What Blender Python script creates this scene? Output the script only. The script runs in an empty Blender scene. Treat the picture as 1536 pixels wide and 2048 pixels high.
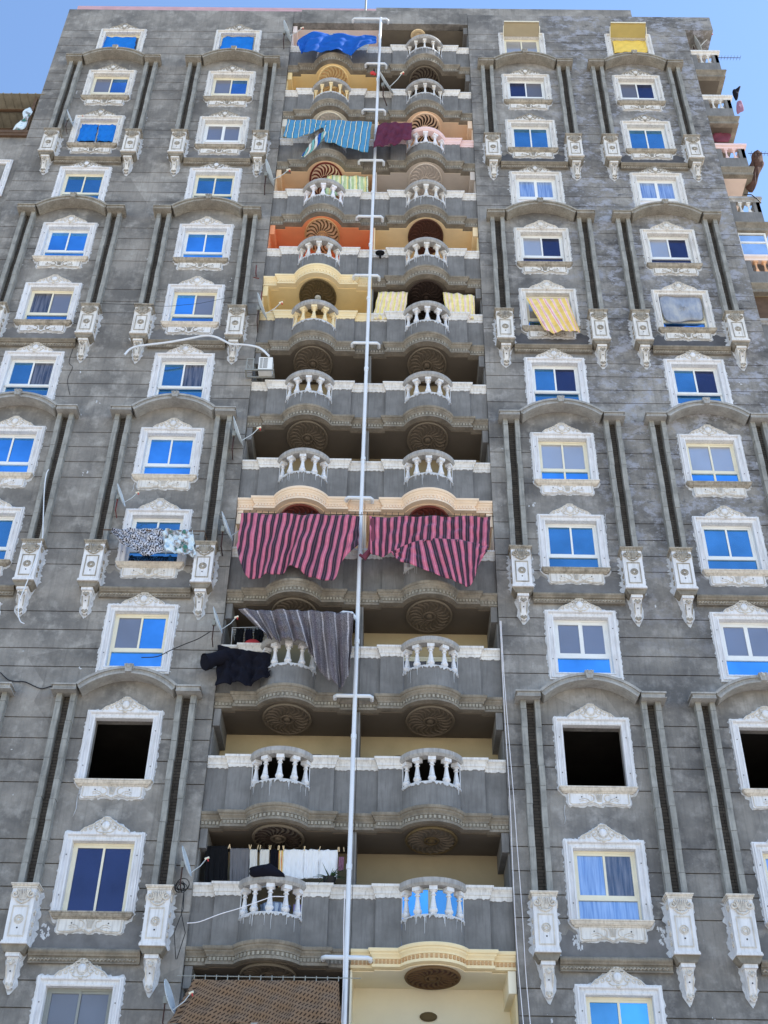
import bpy, bmesh, math, random
from mathutils import Vector, Matrix
random.seed(7)
R = math.radians
# ------------------------------------------------------------------ camera, world, sun, exposure
scn = bpy.context.scene
COL = scn.collection
cam = bpy.data.cameras.new('camera')
cam.sensor_fit = 'VERTICAL'; cam.sensor_height = 36.0; cam.lens = 2380.7 / 2048 * 36
cam.clip_start = 0.1; cam.clip_end = 3000
camo = bpy.data.objects.new('camera', cam); COL.objects.link(camo)
YAW, PITCH, ROLL = R(-0.586), R(37.913), R(1.119)
_f = Vector((math.sin(YAW)*math.cos(PITCH), math.cos(YAW)*math.cos(PITCH), math.sin(PITCH)))
_r = Vector((math.cos(YAW), -math.sin(YAW), 0)); _u = _r.cross(_f)
_r2 = _r*math.cos(ROLL) + _u*math.sin(ROLL); _u2 = -_r*math.sin(ROLL) + _u*math.cos(ROLL)
m4 = Matrix((_r2, _u2, -_f)).transposed().to_4x4(); m4.translation = Vector((0.778, -25.194, 1.579))
camo.matrix_world = m4
scn.camera = camo
SUN_EL, SUN_AZ = R(50), R(84)          # azimuth clockwise from +Y: the sun stands to the right, just behind the facade plane
world = bpy.data.worlds.new('World'); scn.world = world; world.use_nodes = True
nt = world.node_tree; bg = nt.nodes['Background']
sky = nt.nodes.new('ShaderNodeTexSky'); sky.sky_type = 'NISHITA'; sky.sun_disc = False
sky.sun_elevation = SUN_EL; sky.sun_rotation = SUN_AZ; sky.air_density = 1.15; sky.dust_density = 0.1; sky.ozone_density = 3.5
nt.links.new(sky.outputs[0], bg.inputs[0]); bg.inputs[1].default_value = 0.15
sl = bpy.data.lights.new('sun', 'SUN'); sl.energy = 4.0; sl.angle = R(0.5); sl.color = (1, .94, .86)
so = bpy.data.objects.new('sun', sl); COL.objects.link(so)
sd = Vector((math.sin(SUN_AZ)*math.cos(SUN_EL), math.cos(SUN_AZ)*math.cos(SUN_EL), math.sin(SUN_EL)))
so.rotation_euler = sd.to_track_quat('Z', 'Y').to_euler(); so.location = (30, 60, 90)
scn.view_settings.view_transform = 'Standard'; scn.view_settings.look = 'None'
scn.cycles.diffuse_bounces = 6; scn.cycles.max_bounces = 10
scn.view_settings.exposure = 1.0; scn.view_settings.gamma = 1.0

# ------------------------------------------------------------------ materials
def lin(c): c /= 255.0; return c/12.92 if c <= .04045 else ((c+.055)/1.055)**2.4
def C(r, g, b, k=.62):      # sRGB look under open shade -> base colour, hue kept
    v = [lin(r)*1.04/k, lin(g)/k, lin(b)*.97/k]; L = .3*v[0]+.6*v[1]+.1*v[2]; v = [x*.8+L*.2 for x in v]; m = max(1, max(v)/.88); return tuple(x/m for x in v) + (1,)
def newmat(name, rough=.85, metal=0.0):
    m = bpy.data.materials.new(name); m.use_nodes = True
    b = m.node_tree.nodes['Principled BSDF']
    b.inputs['Roughness'].default_value = rough; b.inputs['Metallic'].default_value = metal
    if 'Specular IOR Level' in b.inputs and metal == 0: b.inputs['Specular IOR Level'].default_value = .3
    return m, m.node_tree, b
def N(t, kind, **kw):
    n = t.nodes.new('ShaderNode'+kind)
    for k, v in kw.items(): setattr(n, k, v)
    return n
def noise(t, scale, detail=4, rough=.55, vec=None, stretch=None):
    n = N(t, 'TexNoise'); n.inputs['Scale'].default_value = scale; n.inputs['Detail'].default_value = detail; n.inputs['Roughness'].default_value = rough
    if vec is None: vec = N(t, 'NewGeometry').outputs['Position']
    if stretch:
        mp = N(t, 'Mapping'); mp.inputs['Scale'].default_value = stretch; t.links.new(vec, mp.inputs[0]); vec = mp.outputs[0]
    t.links.new(vec, n.inputs['Vector']); return n.outputs['Fac']
def ramp(t, src, stops, interp='LINEAR'):
    r = N(t, 'ValToRGB'); r.color_ramp.interpolation = interp; e = r.color_ramp.elements
    e[0].position, e[0].color = stops[0]; e[1].position, e[1].color = stops[-1]
    for p, c in stops[1:-1]: x = e.new(p); x.color = c
    t.links.new(src, r.inputs[0]); return r.outputs[0]
def mix(t, fac, a, b, blend='MIX'):
    n = N(t, 'MixRGB', blend_type=blend)
    for i, x in ((0, fac), (1, a), (2, b)):
        if hasattr(x, 'is_linked') or hasattr(x, 'links'): t.links.new(x, n.inputs[i])
        else: n.inputs[i].default_value = x
    return n.outputs[0]
def g(v): return (v, v, v, 1)
def bump(t, b, src, strength=.3, dist=.02):
    n = N(t, 'Bump'); n.inputs['Strength'].default_value = strength; n.inputs['Distance'].default_value = dist
    t.links.new(src, n.inputs['Height']); t.links.new(n.outputs[0], b.inputs['Normal'])
def painted(name, col, var=.18, scale=3.0, rough=.85, bmp=.15, streak=0.0, streakcol=None):
    m, t, b = newmat(name, rough)
    f = ramp(t, noise(t, scale, 6, .6), [(.3, g(1-var)), (.7, g(1+var*.6))])
    c = mix(t, 1.0, col, f, 'MULTIPLY')
    if streak:
        s = ramp(t, noise(t, 6, 5, .65, stretch=(3.2, 3.2, .28)), [(.47, g(0)), (.66, g(streak))])
        c = mix(t, s, c, streakcol or (.09, .08, .07, 1))
    t.links.new(c, b.inputs['Base Color'])
    if bmp: bump(t, b, noise(t, 22, 4), bmp, .012)
    return m
def stucco(name, base, dark, light, eff=0.0):
    m, t, b = newmat(name, .92)
    pos = N(t, 'NewGeometry').outputs['Position']
    big = noise(t, .55, 5, .62)
    c = mix(t, ramp(t, big, [(.40, g(0)), (.60, g(1))]), dark, base)
    c = mix(t, ramp(t, noise(t, 2.1, 6, .65), [(.5, g(0)), (.74, g(.8))]), c, light)
    c = mix(t, ramp(t, noise(t, 1.2, 5, .7, stretch=(1.4, 1, .5)), [(.58, g(0)), (.74, g(.4))]), c, tuple(x*.6 for x in dark[:3])+(1,))
    # trowel marks, smears: horizontal streaks
    c = mix(t, ramp(t, noise(t, 5, 7, .75, stretch=(.5, 1, 1.6)), [(.6, g(0)), (.78, g(.45))]), c, light)
    fine = ramp(t, noise(t, 14, 5, .7), [(.25, g(.92)), (.75, g(1.06))])
    c = mix(t, 1.0, c, fine, 'MULTIPLY')
    # rain streaks
    c = mix(t, ramp(t, noise(t, 5, 4, .6, stretch=(2.6, 2.6, .12)), [(.5, g(0)), (.74, g(.35))]), c, tuple(x*.6 for x in dark[:3])+(1,))
    # dribbles and splashes of white plaster
    sp = N(t, 'TexNoise'); sp.inputs['Scale'].default_value = 9; sp.inputs['Detail'].default_value = 3; sp.inputs['Roughness'].default_value = .8
    mp = N(t, 'Mapping'); mp.inputs['Scale'].default_value = (1.0, 1, .55); t.links.new(pos, mp.inputs[0]); t.links.new(mp.outputs[0], sp.inputs['Vector'])
    c = mix(t, ramp(t, sp.outputs['Fac'], [(.70, g(0)), (.74, g(.75))]), c, (.55, .56, .58, 1))
    cell = N(t, 'TexVoronoi'); cell.feature = 'F1'; cell.inputs['Scale'].default_value = 1.0; cm = N(t, 'Mapping'); cm.inputs['Scale'].default_value = (.45, .01, .62); t.links.new(pos, cm.inputs[0]); t.links.new(cm.outputs[0], cell.inputs['Vector'])
    cs = N(t, 'SeparateXYZ'); t.links.new(cell.outputs['Color'], cs.inputs[0])
    c = mix(t, 1.0, c, ramp(t, cs.outputs[0], [(0, g(.86)), (1, g(1.12))]), 'MULTIPLY')
    if eff:   # salt bloom on the rougher render of the right wing
        sx = N(t, 'SeparateXYZ'); t.links.new(pos, sx.inputs[0])
        a = ramp(t, sx.outputs[0], [(0, g(0)), (1, g(0))])
        mr = N(t, 'MapRange'); mr.inputs[1].default_value = 5.6; mr.inputs[2].default_value = 7.2; t.links.new(sx.outputs[0], mr.inputs[0])
        mz = N(t, 'MapRange'); mz.inputs[1].default_value = 16; mz.inputs[2].default_value = 22; t.links.new(sx.outputs[2], mz.inputs[0])
        mul = N(t, 'Math', operation='MULTIPLY'); t.links.new(mr.outputs[0], mul.inputs[0]); t.links.new(mz.outputs[0], mul.inputs[1])
        n1 = ramp(t, noise(t, 1.5, 9, .78, stretch=(1, 1, 1.35)), [(.50, g(0)), (.58, g(.95))])
        n2 = ramp(t, noise(t, 2.7, 8, .75, stretch=(.7, 1, 1.5)), [(.54, g(0)), (.66, g(1))])
        f1 = mix(t, 1.0, n1, mul.outputs[0], 'MULTIPLY'); f2 = mix(t, 1.0, n2, mul.outputs[0], 'MULTIPLY')
        c = mix(t, f2, c, (.075, .075, .08, 1)); c = mix(t, f1, c, (.36, .37, .42, 1))
    t.links.new(c, b.inputs['Base Color'])
    bump(t, b, noise(t, 9, 8, .7), .45, .03)
    return m
M = {}
M['stucco'] = stucco('grey_render', (.315, .295, .27, 1), (.165, .158, .15, 1), (.46, .44, .41, 1))
M['stucco_r'] = stucco('grey_render_blotched', (.305, .288, .266, 1), (.15, .145, .142, 1), (.47, .45, .43, 1), eff=1)
M['smooth'] = painted('smooth_cement', (.225, .22, .215, 1), .3, 1.7, .9, .2, streak=.45, streakcol=(.13, .125, .12, 1))
M['bare'] = painted('bare_cement', (.20, .175, .14, 1), .3, 1.2, .95, .3)
M['strip'] = painted('pilaster_cement', (.33, .325, .30, 1), .32, 2.6, .9, .25, streak=.5, streakcol=(.13, .135, .14, 1))
M['brick'] = None
def brickm():
    m, t, b = newmat('infill_brick', .95)
    br = N(t, 'TexBrick'); br.inputs['Scale'].default_value = 1; br.inputs['Brick Width'].default_value = .25; br.inputs['Row Height'].default_value = .075
    br.inputs['Mortar Size'].default_value = .008; br.inputs['Color1'].default_value = (.10, .085, .07, 1); br.inputs['Color2'].default_value = (.075, .065, .055, 1); br.inputs['Mortar'].default_value = (.03, .027, .025, 1)
    pos = N(t, 'NewGeometry').outputs['Position']; s = N(t, 'SeparateXYZ'); cxy = N(t, 'CombineXYZ')
    t.links.new(pos, s.inputs[0]); t.links.new(s.outputs[0], cxy.inputs[0]); t.links.new(s.outputs[2], cxy.inputs[1]); t.links.new(cxy.outputs[0], br.inputs['Vector'])
    t.links.new(mix(t, 1.0, br.outputs['Color'], ramp(t, noise(t, 3, 5), [(.3, g(.7)), (.7, g(1.3))]), 'MULTIPLY'), b.inputs['Base Color'])
    bump(t, b, br.outputs['Fac'], -.6, .015); return m
M['brick'] = brickm()
M['plaster'] = painted('white_plaster', (.79, .79, .81, 1), .1, 3, .8, .1, streak=.35, streakcol=(.36, .35, .33, 1))
M['plaster_s'] = painted('smeared_plaster', (.62, .635, .66, 1), .25, 5, .85, .5)
M['stone'] = painted('cast_stone', (.70, .65, .58, 1), .18, 6, .85, .2, streak=.4, streakcol=(.25, .22, .19, 1))
M['oldstone'] = painted('weathered_stone', (.42, .38, .32, 1), .35, 5, .9, .3, streak=.6, streakcol=(.12, .105, .09, 1))
M['corn'] = painted('weathered_cornice', (.27, .24, .195, 1), .4, 3, .9, .2, streak=.4, streakcol=(.13, .11, .09, 1))
M['dent'] = painted('dentil_stone', (.37, .34, .28, 1), .3, 5, .9, .2, streak=.3, streakcol=(.16, .14, .11, 1))
M['hood'] = painted('cast_hood', (.40, .395, .38, 1), .3, 3, .85, .2, streak=.45, streakcol=(.22, .20, .18, 1))
M['hoodold'] = painted('weathered_hood', (.36, .335, .29, 1), .3, 3, .85, .2, streak=.55, streakcol=(.17, .15, .12, 1))
M['rail'] = painted('painted_rail', (.78, .76, .73, 1), .12, 3, .8, .15, streak=.4, streakcol=(.30, .28, .27, 1))
M['railgrey'] = painted('grey_rail', (.42, .41, .40, 1), .25, 4, .85, .25, streak=.6, streakcol=(.22, .21, .20, 1))
M['hole'] = painted('screw_hole', (.012, .012, .012, 1), 0, 1, .9, 0)
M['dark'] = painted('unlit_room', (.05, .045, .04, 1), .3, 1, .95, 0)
M['alwhite'] = painted('white_aluminium', (.84, .85, .84, 1), .06, 3, .45, 0)
M['alcream'] = painted('cream_aluminium', (.84, .79, .63, 1), .06, 3, .45, 0)
M['algrey'] = painted('grey_aluminium', (.30, .31, .29, 1), .06, 3, .45, 0)
M['pipe'] = painted('white_plastic_pipe', (.76, .80, .86, 1), .06, 3, .4, 0)
M['dish'] = painted('dish_metal', (.60, .66, .70, 1), .15, 5, .45, 0)
M['iron'] = painted('rusty_iron', (.06, .03, .028, 1), .4, 8, .8, 0)
M['black'] = painted('black_rubber', (.015, .015, .017, 1), .1, 3, .6, 0)
M['redpaint'] = painted('red_iron', (.16, .02, .02, 1), .2, 5, .6, 0)
M['pink_par'] = painted('pink_parapet', (.62, .38, .42, 1), .15, 2)
M['ground'] = painted('sandy_ground', (.55, .47, .37, 1), .2, .4, .95, .2)
M['asphalt'] = painted('asphalt', (.20, .18, .155, 1), .25, 2, .95, .3)
M['corrug'] = painted('corrugated_sheet', (.34, .31, .24, 1), .25, 3, .7, 0)
M['wood'] = painted('brown_beam', (.13, .08, .05, 1), .3, 4, .8, .2)
M['green'] = painted('aloe_leaf', (.03, .07, .025, 1), .3, 8, .6, 0)
for n, c in dict(yellow=(216, 192, 132), palepink=(206, 186, 174), peach=(204, 178, 150), tan=(200, 170, 132), taupe=(150, 143, 136), orange=(184, 110, 62), cream=(230, 206, 158),
                 pale=(206, 186, 130), rose=(238, 214, 184), beige=(176, 164, 160), greyb=(160, 158, 148), cream2=(246, 226, 172), bright=(250, 226, 160),
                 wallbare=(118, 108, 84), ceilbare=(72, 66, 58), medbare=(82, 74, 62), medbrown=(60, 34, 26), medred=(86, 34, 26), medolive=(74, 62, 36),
                 raybrown=(80, 60, 34), rayred=(84, 24, 18), raydark=(46, 30, 24), meddark=(40, 30, 26), pinkrail=(214, 184, 184), dgold=(150, 116, 70), white=(205, 206, 214)).items():
    M[n] = painted('paint_'+n, C(*c, k=.5), .08, 2, .8, .1)
M['bright'] = painted('pale_cream_paint', (.88, .81, .64, 1), .04, 2, .8, .05)
M['flapgold'] = painted('golden_flap', C(178, 156, 70, .95), .1, 2)
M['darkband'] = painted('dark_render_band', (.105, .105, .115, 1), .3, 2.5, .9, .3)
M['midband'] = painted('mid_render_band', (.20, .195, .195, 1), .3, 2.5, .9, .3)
M['brownb'] = painted('brown_boarding', C(110, 78, 46, .6), .2, 3)
M['pale2'] = painted('yellowish_plaster', C(140, 128, 96, .5), .12, 1.5, .9, .15)
def glass(name, tint, rough=.03, fac=.8, back=(.01, .015, .03, 1), waves=0, curtain=None):
    m, t, b = newmat(name, .5)
    gl = N(t, 'BsdfGlossy'); gl.inputs['Color'].default_value = tint; gl.inputs['Roughness'].default_value = rough
    ms = N(t, 'MixShader'); ms.inputs[0].default_value = fac
    b.inputs['Base Color'].default_value = back
    t.links.new(mix(t, 1.0, tint, ramp(t, noise(t, .9, 3, .6), [(.3, g(.78)), (.7, g(1.15))]), 'MULTIPLY'), gl.inputs['Color'])
    if curtain:
        w = noise(t, 5, 3, .5, stretch=(4, 1, .25))
        t.links.new(ramp(t, w, [(.35, curtain[0]), (.65, curtain[1])]), b.inputs['Base Color'])
    if waves:
        bm = N(t, 'Bump'); bm.inputs['Strength'].default_value = waves; bm.inputs['Distance'].default_value = .01
        t.links.new(noise(t, 3.5, 5, .6), bm.inputs['Height']); t.links.new(bm.outputs[0], gl.inputs['Normal'])
    t.links.new(b.outputs[0], ms.inputs[1]); t.links.new(gl.outputs[0], ms.inputs[2])
    t.links.new(ms.outputs[0], t.nodes['Material Output'].inputs[0]); return m
M['gblue'] = glass('blue_glass', (.16, .40, .80, 1), .02, .85, waves=.05)
M['gbright'] = glass('bright_blue_glass', (.15, .48, .95, 1), .02, 1.0, waves=.05)
M['gteal'] = glass('teal_blue_glass', (.15, .39, .64, 1), .02, .85, waves=.05)
M['gnavy'] = glass('navy_glass', (.10, .12, .25, 1), .03, .5)
M['ggrey'] = glass('screened_glass', (.42, .45, .54, 1), .12, .4, back=(.20, .20, .225, 1))
M['gbrown'] = glass('dull_screened_glass', (.35, .35, .4, 1), .2, .25, back=(.13, .125, .14, 1))
M['gdark'] = glass('dark_curtained_glass', (.25, .3, .4, 1), .05, .35, curtain=((.02, .02, .025, 1), (.2, .19, .2, 1)))
M['gcurt'] = glass('curtained_glass', (.4, .6, .9, 1), .05, .4, curtain=((.13, .2, .38, 1), (.40, .5, .70, 1)))
M['gpale'] = glass('pale_reflecting_glass', (.80, .86, .92, 1), .03, .95)
M['gplas'] = glass('plastic_covered_glass', (.62, .66, .74, 1), .15, .5, back=(.40, .39, .38, 1), waves=.25)
def cloth_mat(name, stops, count=1.0, rough=.9, axis=0, tex=None):
    m, t, b = newmat(name, rough); uv = N(t, 'UVMap').outputs[0]
    s = N(t, 'SeparateXYZ'); t.links.new(uv, s.inputs[0])
    mu = N(t, 'Math', operation='MULTIPLY'); mu.inputs[1].default_value = count; t.links.new(s.outputs[axis], mu.inputs[0])
    fr = N(t, 'Math', operation='FRACT'); t.links.new(mu.outputs[0], fr.inputs[0])
    c = ramp(t, fr.outputs[0], stops, 'CONSTANT' if len(stops) > 2 else 'LINEAR')
    c = mix(t, 1.0, c, ramp(t, noise(t, 8, 5), [(.3, g(.86)), (.7, g(1.08))]), 'MULTIPLY')
    t.links.new(c, b.inputs['Base Color'])
    sh = b.inputs.get('Sheen Weight')
    if sh: sh.default_value = .1
    return m
K = C
M['pinkstripe'] = cloth_mat('pink_striped_cloth', [(0, K(176, 80, 110, .75)), (.18, K(200, 106, 134, .75)), (.26, K(176, 80, 110, .75)), (.44, K(110, 60, 86, .75)), (.48, K(44, 32, 46, .8)), (.66, K(96, 62, 84, .8)), (.72, K(44, 32, 46, .8)), (.92, K(110, 60, 86, .75))], 17)
M['tealstripe'] = cloth_mat('blue_striped_cloth', [(0, K(34, 116, 160)), (.42, K(30, 84, 112)), (.5, K(200, 200, 170)), (.6, K(30, 84, 112)), (.72, K(34, 116, 160))], 16.5)
M['greenstripe'] = cloth_mat('green_striped_cloth', [(0, K(150, 176, 130)), (.3, K(196, 204, 160)), (.5, K(214, 200, 110)), (.65, K(120, 150, 120)), (.8, K(200, 210, 190))], 5)
M['yelstripe'] = cloth_mat('yellow_striped_cloth', [(0, K(232, 216, 110)), (.35, K(236, 226, 206)), (.5, K(206, 150, 160)), (.58, K(240, 232, 216)), (.72, K(222, 206, 150))], 7)
M['winstripe'] = cloth_mat('yellow_pink_striped_cloth', [(0, K(244, 206, 70)), (.4, K(238, 214, 214)), (.52, K(224, 120, 120)), (.6, K(236, 200, 214)), (.78, K(250, 220, 110))], 6)
M['manystripe'] = cloth_mat('many_coloured_stripe', [(0, K(190, 90, 40)), (.3, K(230, 190, 60)), (.55, K(90, 150, 120)), (.75, K(235, 225, 200))], 2)
M['tarpm'] = painted('blue_tarpaulin', (.004, .10, .46, 1), .2, 3, .75, .1)
M['bluecloth'] = painted('blue_cloth', (.008, .19, .66, 1), .12, 3, .8, .1)
M['maroonm'] = painted('maroon_cloth', C(92, 28, 58, .8), .15, 3, .85, .1)
M['burg'] = painted('burgundy_cloth', C(96, 40, 60, .6), .2, 3, .85, .1)
M['yellowm'] = painted('yellow_sheet', C(236, 200, 12, .6), .1, 3, .6, .1)
M['navym'] = painted('navy_cloth', C(13, 14, 32, 1.1), .2, 5, .95, .2)
M['blackm'] = painted('black_cloth', C(14, 15, 20, 1.1), .2, 5, .95, .2)
M['greym'] = painted('grey_cloth', C(84, 84, 88, .55), .1, 5, .95, .2)
M['whitem'] = painted('white_cloth', (.86, .87, .9, 1), .05, 3, .85, .1)
M['creamm'] = painted('off_white_cloth', (.72, .70, .66, 1), .08, 3, .85, .1)
M['pinkm'] = painted('dusky_pink_cloth', C(120, 80, 104, .6), .1, 3, .85, .1)
M['brownm'] = painted('brown_leather', C(84, 60, 36, .6), .2, 5, .6, .2)
M['tealm'] = painted('teal_cloth', C(80, 140, 140, .6), .1, 5, .8, .2)
M['redm'] = painted('red_plastic', C(170, 20, 20, .6), .1, 5, .5, 0)
M['orangem'] = painted('orange_cloth', C(214, 160, 110, .55), .35, 3, .7, .1)
M['lilac'] = painted('lilac_cloth', C(150, 140, 220, .6), .1, 5, .8, .2)
M['bundlem'] = painted('brown_bundle', C(70, 48, 40, .6), .5, 7, .9, .5)
def zebra_mat():
    m, t, b = newmat('black_white_print', .9); uv = N(t, 'UVMap').outputs[0]
    w = N(t, 'TexWave'); w.inputs['Scale'].default_value = 9; w.inputs['Distortion'].default_value = 9; w.inputs['Detail'].default_value = 2; w.inputs['Detail Scale'].default_value = 3; w.bands_direction = 'DIAGONAL'
    mp = N(t, 'Mapping'); mp.inputs['Scale'].default_value = (1.5, 1.0, 1); t.links.new(uv, mp.inputs[0]); t.links.new(mp.outputs[0], w.inputs['Vector'])
    t.links.new(ramp(t, w.outputs['Fac'], [(.46, (.02, .02, .03, 1)), (.56, (.62, .64, .72, 1))]), b.inputs['Base Color']); return m
M['zebram'] = zebra_mat()
def floral_mat():
    m, t, b = newmat('pale_floral_print', .9); n = noise(t, 3.2, 4, .6)
    t.links.new(ramp(t, n, [(.36, (.05, .2, .17, 1)), (.42, (.32, .27, .28, 1)), (.47, (.62, .74, .82, 1)), (.6, (.75, .85, .9, 1)), (.72, (.3, .5, .72, 1))]), b.inputs['Base Color']); return m
M['floral'] = floral_mat()
def diamond_mat():
    m, t, b = newmat('brown_patterned_curtain', .95); uv = N(t, 'UVMap').outputs[0]
    w = N(t, 'TexBrick'); w.offset = .5; w.inputs['Scale'].default_value = 1; w.inputs['Brick Width'].default_value = .085; w.inputs['Row Height'].default_value = .05; w.inputs['Mortar Size'].default_value = .016
    w.inputs['Color1'].default_value = C(48, 36, 30, .9); w.inputs['Color2'].default_value = C(60, 46, 36, .9); w.inputs['Mortar'].default_value = C(128, 104, 80, .95)
    mp = N(t, 'Mapping'); mp.inputs['Rotation'].default_value = (0, 0, R(38)); mp.inputs['Scale'].default_value = (3.2, 1.2, 1); t.links.new(uv, mp.inputs[0]); t.links.new(mp.outputs[0], w.inputs['Vector'])
    t.links.new(w.outputs['Color'], b.inputs['Base Color']); return m
M['brownpat'] = diamond_mat()
def tweed():
    m, t, b = newmat('grey_tweed_blanket', .95); uv = N(t, 'UVMap').outputs[0]
    s = N(t, 'SeparateXYZ'); t.links.new(uv, s.inputs[0]); mu = N(t, 'Math', operation='MULTIPLY'); mu.inputs[1].default_value = 9; t.links.new(s.outputs[0], mu.inputs[0])
    fr = N(t, 'Math', operation='FRACT'); t.links.new(mu.outputs[0], fr.inputs[0])
    base = ramp(t, fr.outputs[0], [(0, C(84, 80, 84, .6)), (.42, C(84, 80, 84, .6)), (.5, C(150, 146, 150, .6)), (.58, C(84, 80, 84, .6)), (1, C(74, 66, 72, .6))])
    t.links.new(mix(t, 1.0, base, ramp(t, noise(t, 45, 2), [(.35, g(.5)), (.65, g(1.5))]), 'MULTIPLY'), b.inputs['Base Color']); return m
M['tweed'] = tweed()
def plastic_sheet():
    m, t, b = newmat('cloudy_plastic_sheet', .3)
    t.links.new(ramp(t, noise(t, 1.8, 5, .6, stretch=(1.4, 1, .6)), [(.3, (.17, .18, .20, 1)), (.5, (.30, .33, .40, 1)), (.7, (.55, .54, .50, 1))]), b.inputs['Base Color'])
    b.inputs['Coat Weight'].default_value = .6
    return m
M['psheet'] = plastic_sheet()

# ------------------------------------------------------------------ mesh builder
class MB:
    def __init__(s): s.v = []; s.f = []; s.m = []; s.uv = {}
    def face(s, pts, m=0):
        i = len(s.v); s.v += [tuple(p) for p in pts]; s.f.append(tuple(range(i, i+len(pts)))); s.m.append(m)
    def box(s, x0, x1, y0, y1, z0, z1, m=0):
        i = len(s.v)
        s.v += [(x0,y0,z0),(x1,y0,z0),(x1,y1,z0),(x0,y1,z0),(x0,y0,z1),(x1,y0,z1),(x1,y1,z1),(x0,y1,z1)]
        for q in ((0,1,5,4),(1,2,6,5),(2,3,7,6),(3,0,4,7),(4,5,6,7),(3,2,1,0)): s.f.append(tuple(i+k for k in q)); s.m.append(m)
    def prism(s, poly, y0, y1, m=0, axis='y'):      # poly (x,z) extruded along y, or (x,y) along z
        n = len(poly); i = len(s.v)
        if axis == 'y': s.v += [(x, y0, z) for x, z in poly] + [(x, y1, z) for x, z in poly]
        else: s.v += [(x, y, y0) for x, y in poly] + [(x, y, y1) for x, y in poly]
        s.f.append(tuple(range(i, i+n))); s.f.append(tuple(range(i+2*n-1, i+n-1, -1))); s.m += [m, m]
        for k in range(n): j = (k+1) % n; s.f.append((i+k, i+j, i+n+j, i+n+k)); s.m.append(m)
    def sweep(s, path, prof, fn, m=0, closed=False, caps=True):  # path 2d, prof [(d,h)] closed outline, mitred; fn(px,py,h)->xyz
        n = len(path); rows = []
        for k in range(n):
            def nrm(a, b):
                dx, dy = b[0]-a[0], b[1]-a[1]; L = math.hypot(dx, dy) or 1; return (dy/L, -dx/L)
            if closed: n1 = nrm(path[k-1], path[k]); n2 = nrm(path[k], path[(k+1) % n])
            else:
                n1 = nrm(path[k-1], path[k]) if k else nrm(path[0], path[1]); n2 = nrm(path[k], path[k+1]) if k < n-1 else n1
            bx, by = n1[0]+n2[0], n1[1]+n2[1]; q = max(.25, 1+n1[0]*n2[0]+n1[1]*n2[1]); bx /= q; by /= q
            i = len(s.v)
            for d, h in prof: s.v.append(fn(path[k][0]+bx*d, path[k][1]+by*d, h))
            rows.append(i)
        P = len(prof)
        for k in range(n if closed else n-1):
            a, b = rows[k], rows[(k+1) % n]
            for j in range(P): l = (j+1) % P; s.f.append((a+j, a+l, b+l, b+j)); s.m.append(m)
        if caps and not closed:
            s.f.append(tuple(rows[0]+j for j in range(P))); s.f.append(tuple(rows[-1]+j for j in range(P-1, -1, -1))); s.m += [m, m]
    def tube(s, pts, r, n=6, m=0, cap=True, flat=1.0):
        rows = []; pts = [Vector(p) for p in pts]; up = None
        for k, p in enumerate(pts):
            d = (pts[min(k+1, len(pts)-1)]-pts[max(k-1, 0)]).normalized()
            if up is None: up = Vector((0, 0, 1)) if abs(d.z) < .9 else Vector((1, 0, 0))
            a = d.cross(up).normalized(); b = d.cross(a).normalized(); up = -b
            rr = r[k] if isinstance(r, (list, tuple)) else r; i = len(s.v)
            for q in range(n):
                t = 2*math.pi*q/n; s.v.append(tuple(p + a*math.cos(t)*rr + b*math.sin(t)*rr*flat))
            rows.append(i)
        for k in range(len(rows)-1):
            for q in range(n): w = (q+1) % n; s.f.append((rows[k]+q, rows[k]+w, rows[k+1]+w, rows[k+1]+q)); s.m.append(m)
        if cap: s.f.append(tuple(rows[0]+q for q in range(n))); s.f.append(tuple(rows[-1]+q for q in range(n-1, -1, -1))); s.m += [m, m]
    def lathe(s, prof, cx=0, cy=0, n=12, m=0, z0=0):
        rows = []
        for r, z in prof:
            i = len(s.v); rows.append(i)
            for q in range(n): t = 2*math.pi*q/n; s.v.append((cx+r*math.cos(t), cy+r*math.sin(t), z0+z))
        for k in range(len(rows)-1):
            for q in range(n): w = (q+1) % n; s.f.append((rows[k]+q, rows[k]+w, rows[k+1]+w, rows[k+1]+q)); s.m.append(m)
        s.f.append(tuple(rows[0]+q for q in range(n))); s.f.append(tuple(rows[-1]+q for q in range(n-1, -1, -1))); s.m += [m, m]
    def ball(s, c, r, n=8, m=0):
        k = n//2+1
        rx, ry, rz = r if isinstance(r, tuple) else (r, r, r); i = len(s.v)
        for a in range(k+1):
            ph = math.pi*a/k
            for q in range(n): t = 2*math.pi*q/n; s.v.append((c[0]+rx*math.sin(ph)*math.cos(t), c[1]+ry*math.sin(ph)*math.sin(t), c[2]+rz*math.cos(ph)))
        for a in range(k):
            for q in range(n): w = (q+1) % n; s.f.append((i+a*n+q, i+a*n+w, i+(a+1)*n+w, i+(a+1)*n+q)); s.m.append(m)
    def mesh(s, name, mats, smooth=False, bevel=0):
        me = bpy.data.meshes.new(name); me.from_pydata(s.v, [], s.f)
        for k in mats: me.materials.append(M[k] if isinstance(k, str) else k)
        me.polygons.foreach_set('material_index', s.m)
        bm = bmesh.new(); bm.from_mesh(me)
        bmesh.ops.remove_doubles(bm, verts=bm.verts, dist=1e-5)
        bmesh.ops.recalc_face_normals(bm, faces=bm.faces)
        bm.to_mesh(me); bm.free()
        if smooth: me.polygons.foreach_set('use_smooth', [True]*len(me.polygons))
        if smooth and hasattr(me, 'set_sharp_from_angle'): me.set_sharp_from_angle(angle=R(45))
        me.update(); return me
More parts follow.
